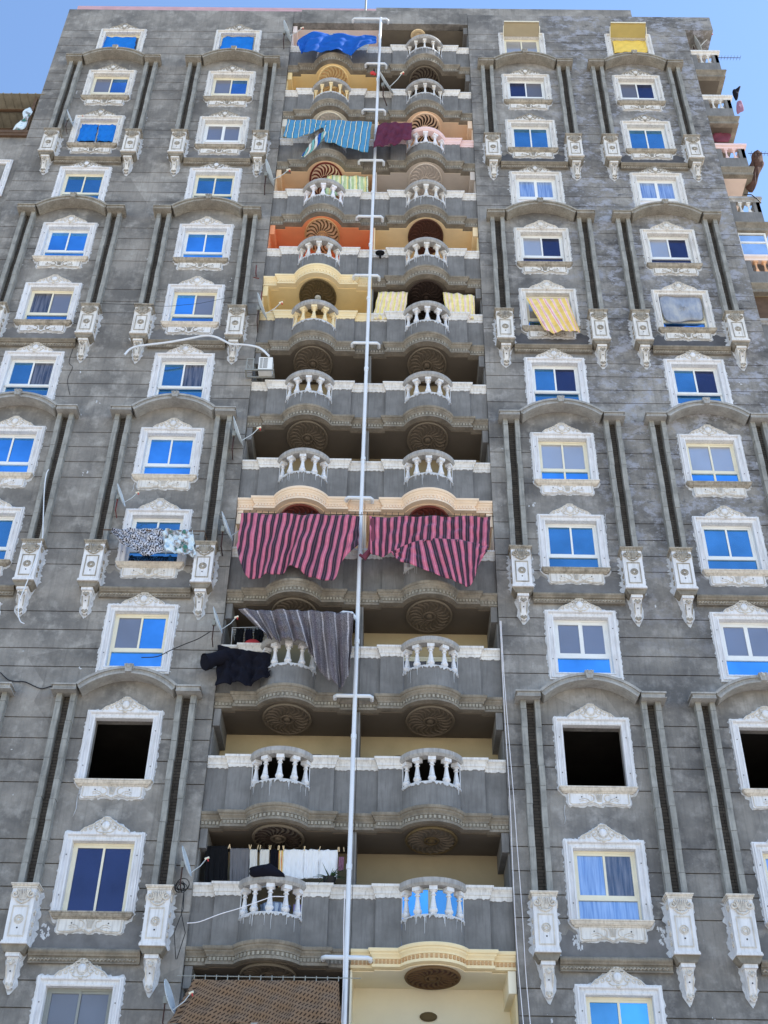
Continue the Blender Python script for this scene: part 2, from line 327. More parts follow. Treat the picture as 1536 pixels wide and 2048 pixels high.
def link(name, me, parent=None, loc=(0, 0, 0), mats=None):
    o = bpy.data.objects.new(name, me); COL.objects.link(o); o.location = loc
    if parent: o.parent = parent
    if mats:
        for i, k in enumerate(mats): o.material_slots[i].link = 'OBJECT'; o.material_slots[i].material = M[k]
    return o
def empty(name, loc, parent=None):
    o = bpy.data.objects.new(name, None); COL.objects.link(o); o.location = loc; o.empty_display_size = .3
    if parent: o.parent = parent
    return o
def tag(o, label, cat, group=None, kind=None):
    o['label'] = label; o['category'] = cat
    if group: o['group'] = group
    if kind: o['kind'] = kind
    return o
XZ = lambda p: p

D = {
 'pinkL': [(-3.2,20.622,-3.217,19.52),(-2.978,20.626,-3.066,18.974),(-2.808,20.629,-2.855,18.539),(-2.192,20.622,-2.366,18.601),(-1.8,20.629,-2.034,18.698),(-1.577,20.616,-1.851,18.901),(-1.341,20.62,-1.639,18.828),(-1.014,20.609,-1.325,18.618),(-0.491,20.601,-0.733,18.438),(-0.295,20.605,-0.507,19.125),(-0.112,20.591,-0.111,19.651)],
 'pinkR': [(0.15,20.563,0.204,19.309),(0.424,20.567,0.408,19.297),(0.816,20.574,0.745,19.349),(1.103,20.595,0.993,19.432),(1.468,20.601,1.363,19.612),(1.925,20.609,1.876,19.748),(2.644,20.621,2.618,19.665),(3.101,20.629,3.022,19.482),(3.31,20.632,3.216,19.548)],
 'pinkflap': [(0.712,19.355,0.777,19.246),(1.105,19.598,1.003,19.002),(1.463,19.747,1.586,18.765),(1.874,19.834,2.146,18.546),(2.615,19.75,2.664,18.306),(3.06,19.662,2.905,18.848),(3.223,19.602,3.136,19.317)],
 'knot': [(0.231,20.45),(0.232,19.802),(0.188,19.483),(0.04,19.276),(-0.065,19.384)],
 'tarp': [(-3.118,43.234,-3.063,42.96),(-3.051,43.608,-2.968,42.619),(-2.582,44.049,-2.782,42.334),(-2.092,44.023,-2.213,42.565),(-1.804,43.993,-1.84,42.616),(-1.323,43.931,-1.27,42.447),(-0.843,43.887,-0.968,42.368),(-0.556,43.858,-0.734,42.711),(-0.269,43.828,-0.31,43.086),(-0.116,43.813,-0.103,43.152)],
 'teal': [(-3.136,38.267,-3.218,37.163),(-2.709,38.271,-2.741,37.16),(-2.32,38.263,-2.34,37.314),(-1.826,38.257,-1.889,37.734),(-1.72,38.256,-1.767,36.975),(-1.296,38.252,-1.431,36.807),(-0.942,38.228,-1.054,36.602),(-0.166,38.191,-0.263,36.331)],
 'tealtail': [(-1.786,37.427),(-1.947,37.161),(-2.101,36.781),(-2.255,36.435),(-2.473,36.034)],
 'maroon': [(0.045,38.196,-0.097,36.555),(0.292,38.26,0.143,36.645),(0.575,38.325,0.453,36.736),(0.823,38.3,0.747,36.828),(1.036,38.304,0.989,37.034),(1.249,38.308,1.215,37.082)],
 'green': [(-1.677,36.139,-1.705,35.002),(-1.185,36.148,-1.159,35.011),(-0.889,36.125,-0.852,35.017),(-0.264,36.108,-0.239,35.028)],
 'yelL': [(0.211,30.049,0.033,28.791),(1.139,30.065,1.02,28.808)],
 'yelR': [(2.236,30.073,2.345,28.831),(3.228,29.939,3.209,28.846)],
 'winyel': [(4.824,29.595,5.247,27.925),(5.072,29.602,5.487,27.822),(5.537,29.612,5.954,27.925),(6.096,29.631,6.301,27.857)],
 'zebra': [(-6.535,20.155,-6.509,19.993),(-6.277,20.176,-6.21,19.644),(-5.928,20.198,-5.828,19.411),(-5.563,20.204,-5.459,19.252),(-5.236,20.193,-5.071,19.424)],
 'zebra2': [(-5.236,20.193,-5.067,19.392),(-4.973,20.181,-4.879,19.427),(-4.711,20.169,-4.52,19.323),(-4.437,20.164,-4.277,19.327)],
 'jacket': [(-3.412,16.797),(-3.579,16.647),(-3.743,16.475),(-3.796,16.182),(-3.689,15.976),(-3.501,15.897),(-3.361,15.579),(-3.152,15.631),(-2.943,15.688),(-2.57,15.646),(-2.383,15.684),(-2.254,15.863),(-2.113,15.9),(-2.164,16.586),(-2.665,16.62),(-3.039,16.727)],
 'jackbody': [(-3.468,16.821,-3.394,15.615),(-3.27,16.796,-3.126,15.673),(-3.045,16.743,-2.952,15.73),(-2.86,16.717,-2.743,15.666),(-2.675,16.692,-2.576,15.669),(-2.428,16.654,-2.373,15.808),(-2.17,16.616,-2.118,15.921)],
 'jacksleeve': [(-3.235,16.484),(-3.372,16.397),(-3.511,16.339),(-3.623,16.254),(-3.703,16.211)],
 'blanket': [(-3.023,17.709,-2.706,17.364),(-2.858,17.698,-2.262,16.855),(-2.24,17.693,-1.929,16.775),(-1.746,17.701,-1.443,16.741),(-1.437,17.692,-1.108,16.354),(-1.252,17.695,-0.996,16.025),(-0.881,17.671,-0.591,15.59),(-0.51,17.648,-0.351,15.503),(-0.177,17.639,-0.201,16.093)],
 'brown': [(-3.116,8.83,-3.53,7.963),(-2.994,8.822,-3.373,7.966),(-1.987,8.829,-2.113,7.986),(-0.981,8.835,-1.08,8.002),(-0.206,8.838,-0.115,8.017)],
 'l_dark': [(-3.302,11.941,-3.205,10.836),(-2.801,11.949,-2.717,10.844)],
 'l_trousers': [(-2.751,11.892,-2.673,10.844),(-2.317,11.899,-2.25,10.851)],
 'l_w1': [(-2.31,11.876,-2.259,11.017),(-2.148,11.878,-2.101,11.019)],
 'l_w2': [(-2.093,11.879,-2.046,11.02),(-1.882,11.882,-1.839,11.023)],
 'l_navy': [(-1.86,11.883,-1.818,11.024),(-1.693,11.886,-1.654,11.026)],
 'l_yel': [(-1.669,11.863,-1.633,11.027),(-1.569,11.864,-1.535,11.028)],
 'l_w3': [(-1.56,11.899,-1.536,11.218),(-1.104,11.907,-1.088,11.225)],
 'l_w4': [(-1.104,11.907,-1.088,11.236),(-0.782,11.912,-0.771,11.241)],
 'l_w5': [(-0.781,11.9,-0.771,11.241),(-0.359,11.907,-0.355,11.248)],
 'l_pink': [(-0.33,11.735,-0.34,11.417),(-0.219,11.737,-0.23,11.418)],
 'l_line': [(-3.491,11.937),(-0.148,11.899)],
 'cushion': [(-2.194,11.113),(-2.167,11.18),(-1.829,11.252),(-1.722,11.253),(-1.413,10.973),(-2.107,10.973)],
 'pot': [(-0.504,10.963)],
 'A0': [(-10.668,44.595,-10.745,43.741),(-9.504,44.588,-9.446,43.713)],
 'A1': [(-6.107,44.687,-6.163,43.689),(-4.916,44.701,-4.909,43.674)],
 'C0a': [(-10.632,38.808,-10.628,37.75),(-10.049,38.773,-9.997,37.761)],
 'C0b': [(-10.013,38.773,-9.926,37.762),(-9.383,38.785,-9.321,37.743)],
 'A3': [(9.054,44.69,9.035,43.755),(10.379,44.715,10.305,43.779)],
 'sideC': [(12.788,39.914),(12.993,39.762),(12.705,38.775),(12.149,38.795),(12.192,39.192)],
 'bundle': [(13.429,38.069),(13.711,38.149),(13.776,37.517),(13.49,36.905),(13.197,36.079),(12.962,35.88),(12.905,36.666),(13.334,37.626)],
 'conduit': [(-7.187,26.605),(-7.084,26.816),(-6.909,26.945),(-6.549,27.035),(-5.966,27.151),(-5.314,27.332),(-5.024,27.423),(-4.801,27.448),(-4.569,27.388),(-4.33,27.243),(-4.092,27.099),(-3.717,27.084),(-3.26,26.965),(-2.936,26.616)],
 'cableA': [(-8.61,22.232),(-8.645,22.054),(-8.584,21.444),(-8.419,20.432),(-8.336,19.859),(-8.393,19.139),(-8.463,18.515),(-8.534,17.981),(-8.496,17.609),(-8.395,17.36),(-8.281,17.289)],
 'cableB': [(-8.703,16.095),(-8.481,15.905),(-8.289,15.853),(-8.046,15.843),(-7.65,15.672),(-7.421,15.73),(-7.246,15.76)],
 'cableC': [(-5.241,16.319),(-4.856,16.354),(-4.573,16.527),(-4.228,16.717),(-3.938,16.864),(-3.653,17.085)],
 'cableD': [(-8.658,25.345),(-8.838,25.946),(-8.782,26.46),(-8.923,26.666),(-8.911,27.192),(-8.874,27.406)],
 'cableE': [(-8.266,28.809),(-7.649,28.774),(-7.036,28.763),(-6.266,28.709),(-5.665,28.787),(-5.216,28.862),(-4.623,29.052),(-4.175,29.173)],
 'cableF': [(-3.385,9.949),(-3.129,9.984),(-2.729,10.147),(-2.324,10.279),(-1.816,10.477),(-1.662,10.533),(-1.399,10.537)],
 'wire1': [(3.472,17.752),(3.471,16.909),(3.467,14.991),(3.485,12.981),(3.471,11.811),(3.462,10.17),(3.48,9.145),(3.522,8.076)],
 'wire2': [(3.497,17.752),(3.5,16.206),(3.536,14.472),(3.575,12.982),(3.591,11.813),(3.621,10.384),(3.623,9.148),(3.661,8.078)],
 'wire3': [(-0.15,10.756),(-0.147,10.065),(-0.12,9.046),(-0.121,7.982)],
 'dish0': [(-3.563,44.397)],
 'dish1': [(0.306,41.041)],
 'dish2': [(-3.578,35.495)],
 'dish3': [(-3.313,28.848)],
 'dish4': [(-3.575,23.683)],
 'dish5': [(-3.553,20.319)],
 'dish6': [(-3.498,17.383)],
 'dish7': [(-3.544,11.275)],
 'dish8': [(-3.549,8.48)],
 'dish9': [(-6.474,21.308)],
 'dish10': [(-10.938,38.602)],
 'dish11': [(12.515,45.526)],
 'ac': [(-3.334,26.616),(-2.824,26.09)],
 'reditem': [(-0.176,42.016)],
 'blackitem': [(0.229,31.733)],
 'hand': [(-3.676,30.601),(-3.404,29.167)],
 'wcable': [(-10.257,47.151),(-10.252,47.113)],
 'smear_patch': [(-2.919,9.983),(-6.377,13.151),(4.596,9.916),(5.444,10.541)],
}


# ------------------------------------------------------------------ setting: ground
b = MB(); b.box(-400, 400, -400, 400, -1, 0)
o = link('ground', b.mesh('ground', ['ground'])); o['kind'] = 'structure'
b = MB(); b.box(-400, 400, -19, -5, .004, .008)
o = link('road', b.mesh('road', ['asphalt'])); o['kind'] = 'structure'
b = MB(); b.box(-400, 400, -5, -1.2, 0.002, .14)
o = link('pavement', b.mesh('pavement', ['railgrey'])); o['kind'] = 'structure'

# ------------------------------------------------------------------ the block
TOP = [44.95, 42.09, 39.17, 36.13, 33.11, 30.15, 27.09, 24.1, 21.17, 18.12, 15.11, 12.09, 8.99, 5.98, 2.98]   # top of each row's window surround
CX = [-10.01, -5.51, 5.50, 9.64]
BLD = empty('apartment_building', (0, 0, 0))
tag(BLD, 'tall grey rendered apartment block with rows of ornate windows and stacked balconies', 'building')
GR = [17.9, 17.36, 16.82, 16.3, 14.92, 14.38, 13.83, 13.27, 11.92, 11.37, 10.85, 10.35]
grooves = sorted(z+9*k for k in range(-2, 4) for z in GR if 1 < z+9*k < 45.2)
OW, OT, OB = .69, -.2, -1.8       # opening half width, top and bottom relative to the surround's top
def wing(name, xa, xb, cols, mat, ztop):
    ops = [(CX[c]-OW, CX[c]+OW, TOP[r]+OB, TOP[r]+OT) for c in cols for r in range(15)]
    br = {0, ztop}
    for gz in grooves: br |= {gz-.013, gz+.013}
    for a in ops: br |= {a[2], a[3]}
    br = sorted(br); b = MB()
    for z0, z1 in zip(br, br[1:]):
        zm = (z0+z1)/2; y0 = .045 if any(abs(zm-gz) < .013 for gz in grooves) else 0
        cut = sorted((a[0], a[1]) for a in ops if a[2] < zm < a[3]); x = xa
        for c0, c1 in cut: b.box(x, c0, y0, .3, z0, z1); x = c1
        b.box(x, xb, y0, .3, z0, z1)
    return link(name, b.mesh(name, [mat]), BLD)
wing('wing_wall', -12.43, -3.45, (0, 1), 'stucco', 46.45)
wing('wing_wall', 3.45, 11.96, (2, 3), 'stucco_r', 46.30)
b = MB()
b.box(-12.43, -12.2, .3, 14, 0, 46.3); b.box(11.75, 11.96, .3, 14, 0, 46.2)
b.box(-12.43, 11.96, 13.8, 14, 0, 46.2)
for s in (-1, 1): b.box(min(s*3.45, s*3.65), max(s*3.45, s*3.65), .3, 1.62, 0, 46.2)
b.box(-12.2, 11.75, .3, 13.8, 45.95, 46.15)
link('shell_wall', b.mesh('shell', ['stucco']), BLD)
b = MB(); b.box(-3.45, -3.44, 1, 1.01, 1, 1.01)
# roof parapets
b = MB(); b.box(-3.14, 3.12, -.03, .25, 45.56, 46.52); b.box(-3.44, -3.142, .003, .25, 45.6, 46.46); b.box(3.122, 3.44, .003, .25, 45.6, 46.4)
link('parapet', b.mesh('parapet', ['stucco']), BLD)
b = MB(); b.box(11.962, 13.05, -.001, 6, 45.35, 46.30)
link('parapet', b.mesh('parapet', ['stucco_r']), BLD)
b = MB(); b.box(-12.3, -.2, .32, .55, 46.1, 47.28)
link('setback_parapet', b.mesh('setback_parapet', ['pink_par']), BLD)
b = MB(); b.box(-.195, 10.1, .32, .55, 46.1, 47.37)
link('setback_parapet', b.mesh('setback_parapet', ['stucco']), BLD)

# ---- window kit -------------------------------------------------------------
def yx(px, pz, h): return (px, h, pz)
sprof = [(-.003, .123), (-.003, -.035), (.028, -.05), (.036, -.05), (.042, -.02), (.108, -.02), (.114, -.055), (.13, -.08), (.158, -.08), (.166, -.05), (.2, -.045), (.2, .0)]
def surround_mesh(full):
    b = MB()
    if full: path = [(-OW, OB), (-OW, OT), (OW, OT), (OW, OB)]; path = path[::-1]
    else: path = [(OW, OB), (OW, OT), (-OW, OT), (-OW, OB)]
    # outward normal of sweep for direction (dx,dz) is (dz,-dx): go so that it points away from the opening
    path = path[::-1]
    p2 = [(-x, z) for x, z in path]
    pr = [(-d, h) for d, h in sprof]
    b.sweep(path if full else path, [(-d, h) for d, h in sprof], yx, 0, closed=full)
    for sx in (-1, 1):
        for z in (-.52, -1.42):
            b.tube([(sx*(OW+.085), -.032, z), (sx*(OW+.085), -.027, z)], .013, 6, 1)
    return b.mesh('surround', ['plaster', 'hole'])
SUR, SURF = surround_mesh(False), surround_mesh(True)
def scroll(cx, cz, r, turns, a0, sgn, n=16, shrink=.8):
    return [(cx+sgn*math.cos(a0+turns*2*math.pi*k/n)*r*(1-shrink*k/n), cz+math.sin(a0+turns*2*math.pi*k/n)*r*(1-shrink*k/n)) for k in range(n+1)]
def pediment_mesh():
    b = MB()
    half = [(0, .35), (.06, .345), (.11, .30), (.16, .27), (.21, .22), (.27, .19), (.31, .15), (.37, .14), (.42, .10), (.47, .09), (.53, .03), (.56, -.01)]
    out = [(-x, z) for x, z in half[::-1]] + half[1:] + [(.5, -.05), (.1, -.05), (0, -.10), (-.1, -.05), (-.5, -.05)]
    b.prism(out, -.075, 0, 0)
    def t2(p, r, y=-.08, m=1): b.tube([(x, y, z) for x, z in p], r, 5, m)
    t2([(x*.94, z*.93) for x, z in [(-q, w) for q, w in half[::-1]]+half[1:]], .016)
    for s in (-1, 1):
        t2(scroll(s*.20, .10, .075, 1.1, 2.0, s), .016); t2(scroll(s*.33, .065, .06, 1.1, .6, s), .014); t2(scroll(s*.44, .03, .04, 1.1, 2.2, s, 10), .012)
        t2([(s*.05, .06), (s*.12, .19), (s*.16, .20)], .014); t2([(s*.26, .13), (s*.30, .16), (s*.36, .10)], .011)
        t2([(s*.02, -.02), (s*.12, -.03), (s*.2, .02)], .014)
        b.ball((s*.13, -.085, .23), .02, 6, 1); b.ball((s*.25, -.085, .16), .018, 6, 1); b.tube([(s*.235, -.086, .085), (s*.235, -.0765, .085)], .02, 6, 2)
    b.ball((0, -.08, .14), (.085, .03, .10), 10, 0); t2([(0.105*math.cos(a*math.pi/8), .14+.12*math.sin(a*math.pi/8)) for a in range(17)], .014)
    for a in range(-3, 4): b.tube([(a*.012, -.085, .235), (a*.03, -.085, .33)], .009, 4, 1)
    b.ball((0, -.085, -.05), (.05, .03, .04), 8, 1)
    return b.mesh('pediment', ['plaster', 'stone', 'hole'], smooth=True)
PED = pediment_mesh()
def sill_mesh():
    b = MB(); P = [(-.87, .0), (-.87, -.001), (.87, -.001), (.87, 0)]
    prof = [(0, -1.80), (.14, -1.80), (.14, -1.83), (.12, -1.84), (.11, -1.87), (.085, -1.90), (.05, -1.915), (.05, -1.93), (.02, -1.94), (0, -1.94)]
    b.sweep([(-.75, .0), (-.75, -.02), (.75, -.02), (.75, .0)], prof, lambda x, y, h: (x, y, h), 0)
    return b.mesh('sill', ['stone'])
SILL = sill_mesh()
def apron_mesh():
    b = MB()
    bot = [(.70, -2.20), (.66, -2.235), (.52, -2.22), (.36, -2.215), (.24, -2.18), (.16, -2.17), (.10, -2.19), (.05, -2.215), (0, -2.24)]
    out = [(.70, -1.93)] + bot + [(-x, z) for x, z in bot[::-1][1:]] + [(-.70, -1.93)]
    b.prism(out, -.045, 0, 0)
    edge = [(.665, -1.95), (.665, -2.17), (.62, -2.20)] + [(x, z+.025) for x, z in bot[2:]]
    for s in (-1, 1):
        b.tube([(s*x, -.05, z) for x, z in edge], .013, 5, 1)
        b.tube([(x, -.05, z) for x, z in scroll(s*.20, -2.06, .10, .75, 1.2, s, 14, .45)], .014, 5, 1)
        b.tube([(s*.25, -.05, -2.08), (s*.34, -.05, -2.05), (s*.45, -.05, -2.09)], .008, 4, 1); b.tube([(s*.28, -.05, -2.12), (s*.36, -.05, -2.10), (s*.43, -.05, -2.13)], .008, 4, 1)
        b.tube([(s*.39, -.053, -2.02), (s*.39, -.0465, -2.02)], .015, 6, 2)
    for k in (-2, -1, 0, 1, 2): b.tube([(k*.02, -.055, -2.13), (k*.032, -.06, -1.99), (k*.045, -.05, -1.95)], .011, 4, 1)
    return b.mesh('apron', ['plaster', 'stone', 'hole'], smooth=True)
APR = apron_mesh()
def smear_mesh(seed, kind):
    rnd = random.Random(seed); b = MB()
    def jag(pts, amp, step=.045):
        out = []
        for a, c in zip(pts, pts[1:]):
            L = math.hypot(c[0]-a[0], c[1]-a[1]); n = max(1, int(L/step)); nx, nz = (c[1]-a[1])/L, -(c[0]-a[0])/L
            for k in range(n):
                t = (k+rnd.random()*.5)/n; w = amp*(rnd.random()**1.6)
                out.append((a[0]+(c[0]-a[0])*t, a[1]+(c[1]-a[1])*t, nx*w, nz*w))
        return out
    x1 = OW+.2; zb = OB-.02
    if kind == 'full': line = [(-x1, zb-.13), (-x1, .0), (-.55, 0.01), (-.35, .16), (-.12, .31), (0, .37), (.12, .31), (.35, .16), (.55, .01), (x1, 0), (x1, zb-.13)]
    else: line = [(-x1, zb), (-x1, .0), (-.55, 0.01), (-.35, .16), (-.12, .31), (0, .37), (.12, .31), (.35, .16), (.55, .01), (x1, 0), (x1, zb), (.82, -1.96), (.72, -2.0), (.72, -2.22), (.5, -2.24), (.3, -2.21), (.1, -2.21), (0, -2.25), (-.1, -2.21), (-.3, -2.21), (-.5, -2.24), (-.72, -2.22), (-.72, -2.0), (-.82, -1.96), (-x1, zb)]
    line = [(-x, z) for x, z in line]
    J = jag(line, .05 if kind == 'full' else .042)
    pts = [(x, z, x-nx*-1*0, z) for x, z, nx, nz in J]
    base = .004
    for k in range(len(J)-1 if kind == 'full' else len(J)):
        a = J[k]; c = J[(k+1) % len(J)]
        def o(q, e=0):
            L = math.hypot(q[2], q[3]) or 1; return (q[0]+q[2]+q[2]/L*base, q[1]+q[3]+q[3]/L*base)
        i = lambda q: (q[0]-q[2]*.1/(math.hypot(q[2], q[3]) or 1), q[1]-q[3]*.1/(math.hypot(q[2], q[3]) or 1))
        pa, pc, qa, qc = o(a), o(c), i(a), i(c)
        y = -.010-.003*(k % 2)
        b.face([(pa[0], -.001, pa[1]), (pc[0], -.001, pc[1]), (c[0], y, c[1]), (a[0], y, a[1])]); b.face([(a[0], y, a[1]), (c[0], y, c[1]), (qc[0], y, qc[1]), (qa[0], y, qa[1])])
    return b.mesh('plaster_smear', ['plaster_s'])
SM = [smear_mesh(s, 'apron') for s in range(5)]; SMF = [smear_mesh(s+20, 'full') for s in range(5)]
def frame_mesh(kind):
    b = MB(); y0, y1 = .125, .185; a = .05
    zt, zb = OT-.004, OB+.004; x = OW-.004
    b.box(-x, -x+a, y0, y1, zb, zt); b.box(x-a, x, y0, y1, zb, zt); b.box(-x+a, x-a, y0, y1, zt-a, zt); b.box(-x+a, x-a, y0, y1, zb, zb+a)
    zl = zb+.53
    if kind in ('std', 'std2', 'thick', 'case'):
        b.box(-x+a, x-a, y0-.004, y1, zl-.04, zl+.03)
        if kind == 'thick': b.tube([(-x+.02, y0-.02, zl-.03), (x-.02, y0-.02, zl-.03)], .05, 8)
        if kind == 'std2': b.box(-.025, .025, y0+.003, y1, zb+a, zl-.04)
    else: zl = zb+a-.03
    lo = zl+.03; hi = zt-a
    for s in (-1, 1):       # two sashes, one a track in front of the other
        yy = y0+.008 if s < 0 else y0+.022; w = .05 if kind != 'case' else .075
        xa, xc = (-x+a, .025) if s < 0 else (-.025, x-a)
        b.box(xa, xa+w, yy, y1-.01, lo, hi); b.box(xc-w, xc, yy, y1-.01, lo, hi); b.box(xa+w, xc-w, yy, y1-.01, lo, lo+w); b.box(xa+w, xc-w, yy, y1-.01, hi-w, hi)
    return b.mesh('frame', ['alwhite'])
FR = {k: frame_mesh(k) for k in ('std', 'std2', 'thick', 'two', 'case')}
def pane_mesh(kind):
    b = MB(); zl = OB+.53 if kind != 'two' else OB+.05
    b.box(-OW+.04, -.0, .158, .164, zl, OT-.03, 0); b.box(0.0, OW-.04, .160, .166, zl, OT-.03, 1)
    if kind != 'two': b.box(-OW+.04, OW-.04, .162, .168, OB+.04, zl, 2)
    else: b.face([(0, .165, zl), (.01, .165, zl), (.01, .165, zl+.01)], 2)
    return b.mesh('glazing', ['gblue', 'gblue', 'gblue'])
PN = {'std': pane_mesh('std'), 'two': pane_mesh('two')}
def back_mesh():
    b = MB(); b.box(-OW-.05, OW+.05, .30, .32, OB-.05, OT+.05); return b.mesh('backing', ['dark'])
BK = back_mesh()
bl = MB(); bl.box(-.6, .6, .118, .157, OB+.06, OB+.30); LOWPAN = bl.mesh('lower_panel', ['plaster'])
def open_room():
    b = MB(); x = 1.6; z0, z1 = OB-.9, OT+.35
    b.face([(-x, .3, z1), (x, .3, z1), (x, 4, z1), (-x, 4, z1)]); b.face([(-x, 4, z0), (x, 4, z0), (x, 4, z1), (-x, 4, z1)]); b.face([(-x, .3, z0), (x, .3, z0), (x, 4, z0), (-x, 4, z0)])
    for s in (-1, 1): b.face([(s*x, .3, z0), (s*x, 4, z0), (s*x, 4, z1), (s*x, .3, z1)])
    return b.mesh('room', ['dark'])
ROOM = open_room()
# per row: kind, frame colour, (left, right, lower) glass
W, Y = 'alwhite', 'alcream'
SPEC = {}
for c in (0, 1):
    SPEC[0, c] = ('two', Y, 'gbrown', 'gbrown', 0); SPEC[1, c] = ('std', Y, 'ggrey', 'gblue', 'whitepanel')
    SPEC[3, c] = ('std', Y, 'gteal', 'gteal', 'gteal'); SPEC[4, c] = ('std', W, 'gbright', 'gbright', 'gbright'); SPEC[7, c] = ('std', W, 'gbright', 'gbright', 'gbright')
    SPEC[6, c] = ('thick', W, 'gteal', 'gdark', 'gteal'); SPEC[8, c] = ('std', W, 'gteal', 'gteal', 'gteal')
SPEC[2, 0] = ('two', W, 'gbrown', 'gbrown', 0); SPEC[2, 1] = ('case', W, 'ggrey', 'ggrey', 'white')
SPEC[5, 0] = ('std', Y, 'gdark', 'ggrey', 'gblue'); SPEC[5, 1] = ('std', Y, 'gbright', 'ggrey', 'gblue')
SPEC[9, 1] = ('std', Y, 'ggrey', 'gbright', 'gbright'); SPEC[11, 1] = ('two', Y, 'gnavy', 'gnavy', 0); SPEC[12, 1] = ('two', 'algrey', 'gbrown', 'gbrown', 0)
SPEC[9, 0] = SPEC[9, 1]; SPEC[11, 0] = SPEC[11, 1]; SPEC[12, 0] = SPEC[12, 1]
for c in (2, 3):
    SPEC[0, c] = ('two', Y, 'gplas', 'gplas', 0); SPEC[1, c] = ('std', W, 'gnavy', 'gbrown', 'gdark'); SPEC[2, c] = ('two', W, 'gteal', 'gteal', 0)
    SPEC[3, c] = ('case', W, 'gcurt', 'gcurt', 'white'); SPEC[4, c] = ('std', W, 'gplas', 'gnavy', 'gnavy'); SPEC[5, c] = ('std', Y, 'gplas', 'gnavy', 'gblue')
    SPEC[6, c] = ('thick', W, 'gteal', 'gnavy', 'gteal'); SPEC[7, c] = ('std2', Y, 'gplas', 'gplas', 'gbright'); SPEC[8, c] = ('std', W, 'gteal', 'gteal', 'gteal')
    SPEC[9, c] = ('case', W, 'ggrey', 'ggrey', 'gbright'); SPEC[11, c] = ('std', Y, 'gcurt', 'gdark', 'gcurt'); SPEC[12, c] = ('two', Y, 'gteal', 'gbright', 0)
SPEC[1, 3] = ('std', W, 'gbrown', 'gnavy', 'gdark')
for c in range(4):
    for r in (13, 14): SPEC[r, c] = ('std', 'alwhite', 'gteal', 'gnavy', 'gteal')
for (r, c) in [(r, c) for r in range(15) for c in range(4)]:
    x, z = CX[c], TOP[r]
    full = r % 3 == 0
    old = ['stone', 'stone'] 
    w = empty('window', (x, 0, z), BLD)
    rs = random.Random(r*7+c)
    grimy = r < 6 and c > 1 or r < 3
    so_ = link('surround', SURF if full else SUR, w)
    if grimy: so_.material_slots[0].link = 'OBJECT'; so_.material_slots[0].material = M['rail']
    p = link('pediment', PED, w, mats=['rail' if grimy else 'plaster', 'stone' if r > 3 else 'oldstone', 'hole'])
    if not full:
        link('sill', SILL, w, mats=['stone' if rs.random() < .5 and not grimy else 'oldstone'])
        link('apron', APR, w, mats=['rail' if grimy or rs.random() < .35 else 'plaster', 'stone' if r > 5 else 'oldstone', 'hole'])
    s = link('plaster_smear', (SMF if full else SM)[rs.randrange(5)], w)
    if r == 0: s.scale.x = .98; s.scale.z = .99
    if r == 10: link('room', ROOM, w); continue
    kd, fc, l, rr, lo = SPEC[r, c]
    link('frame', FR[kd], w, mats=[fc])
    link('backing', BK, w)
    if lo == 'whitepanel': link('lower_panel', LOWPAN, w); lo = 'white'
    link('glazing', PN['two' if kd == 'two' else 'std'], w, mats=[l, rr, lo or 'gblue'])
# small roller boxes over the two right-hand top windows
for c, mt in ((2, 'wallbare'), (3, 'flapgold')):
    b = MB(); x = CX[c]
    b.prism([(-.69, 0), (.69, 0), (.69, .5), (-.69, .5)], 0, .02)
    b = MB(); b.box(-.68, .68, -.42, -.40, .16, .22, 1)
    i = len(b.v); b.v += [(-.68, -.41, .21), (.68, -.41, .21), (.68, -.02, -.22), (-.68, -.02, -.22), (-.68, -.41, .23), (.68, -.41, .23), (.68, -.02, -.20), (-.68, -.02, -.20)]
    for q in ((0,1,2,3), (4,5,6,7), (0,1,5,4), (1,2,6,5), (2,3,7,6), (3,0,4,7)): b.f.append(tuple(i+k for k in q)); b.m.append(0)
    for s in (-1, 1): b.tube([(s*.71, -.02, -.5), (s*.70, -.3, .08)], .014, 5, 1)
    o = link('window_awning', b.mesh('window_awning', [mt, 'alcream']), None, (x, 0, TOP[0]))
    tag(o, ('drab tan' if c == 2 else 'golden yellow')+' flap propped open over a top floor window', 'awning', 'flap awnings over top floor windows')

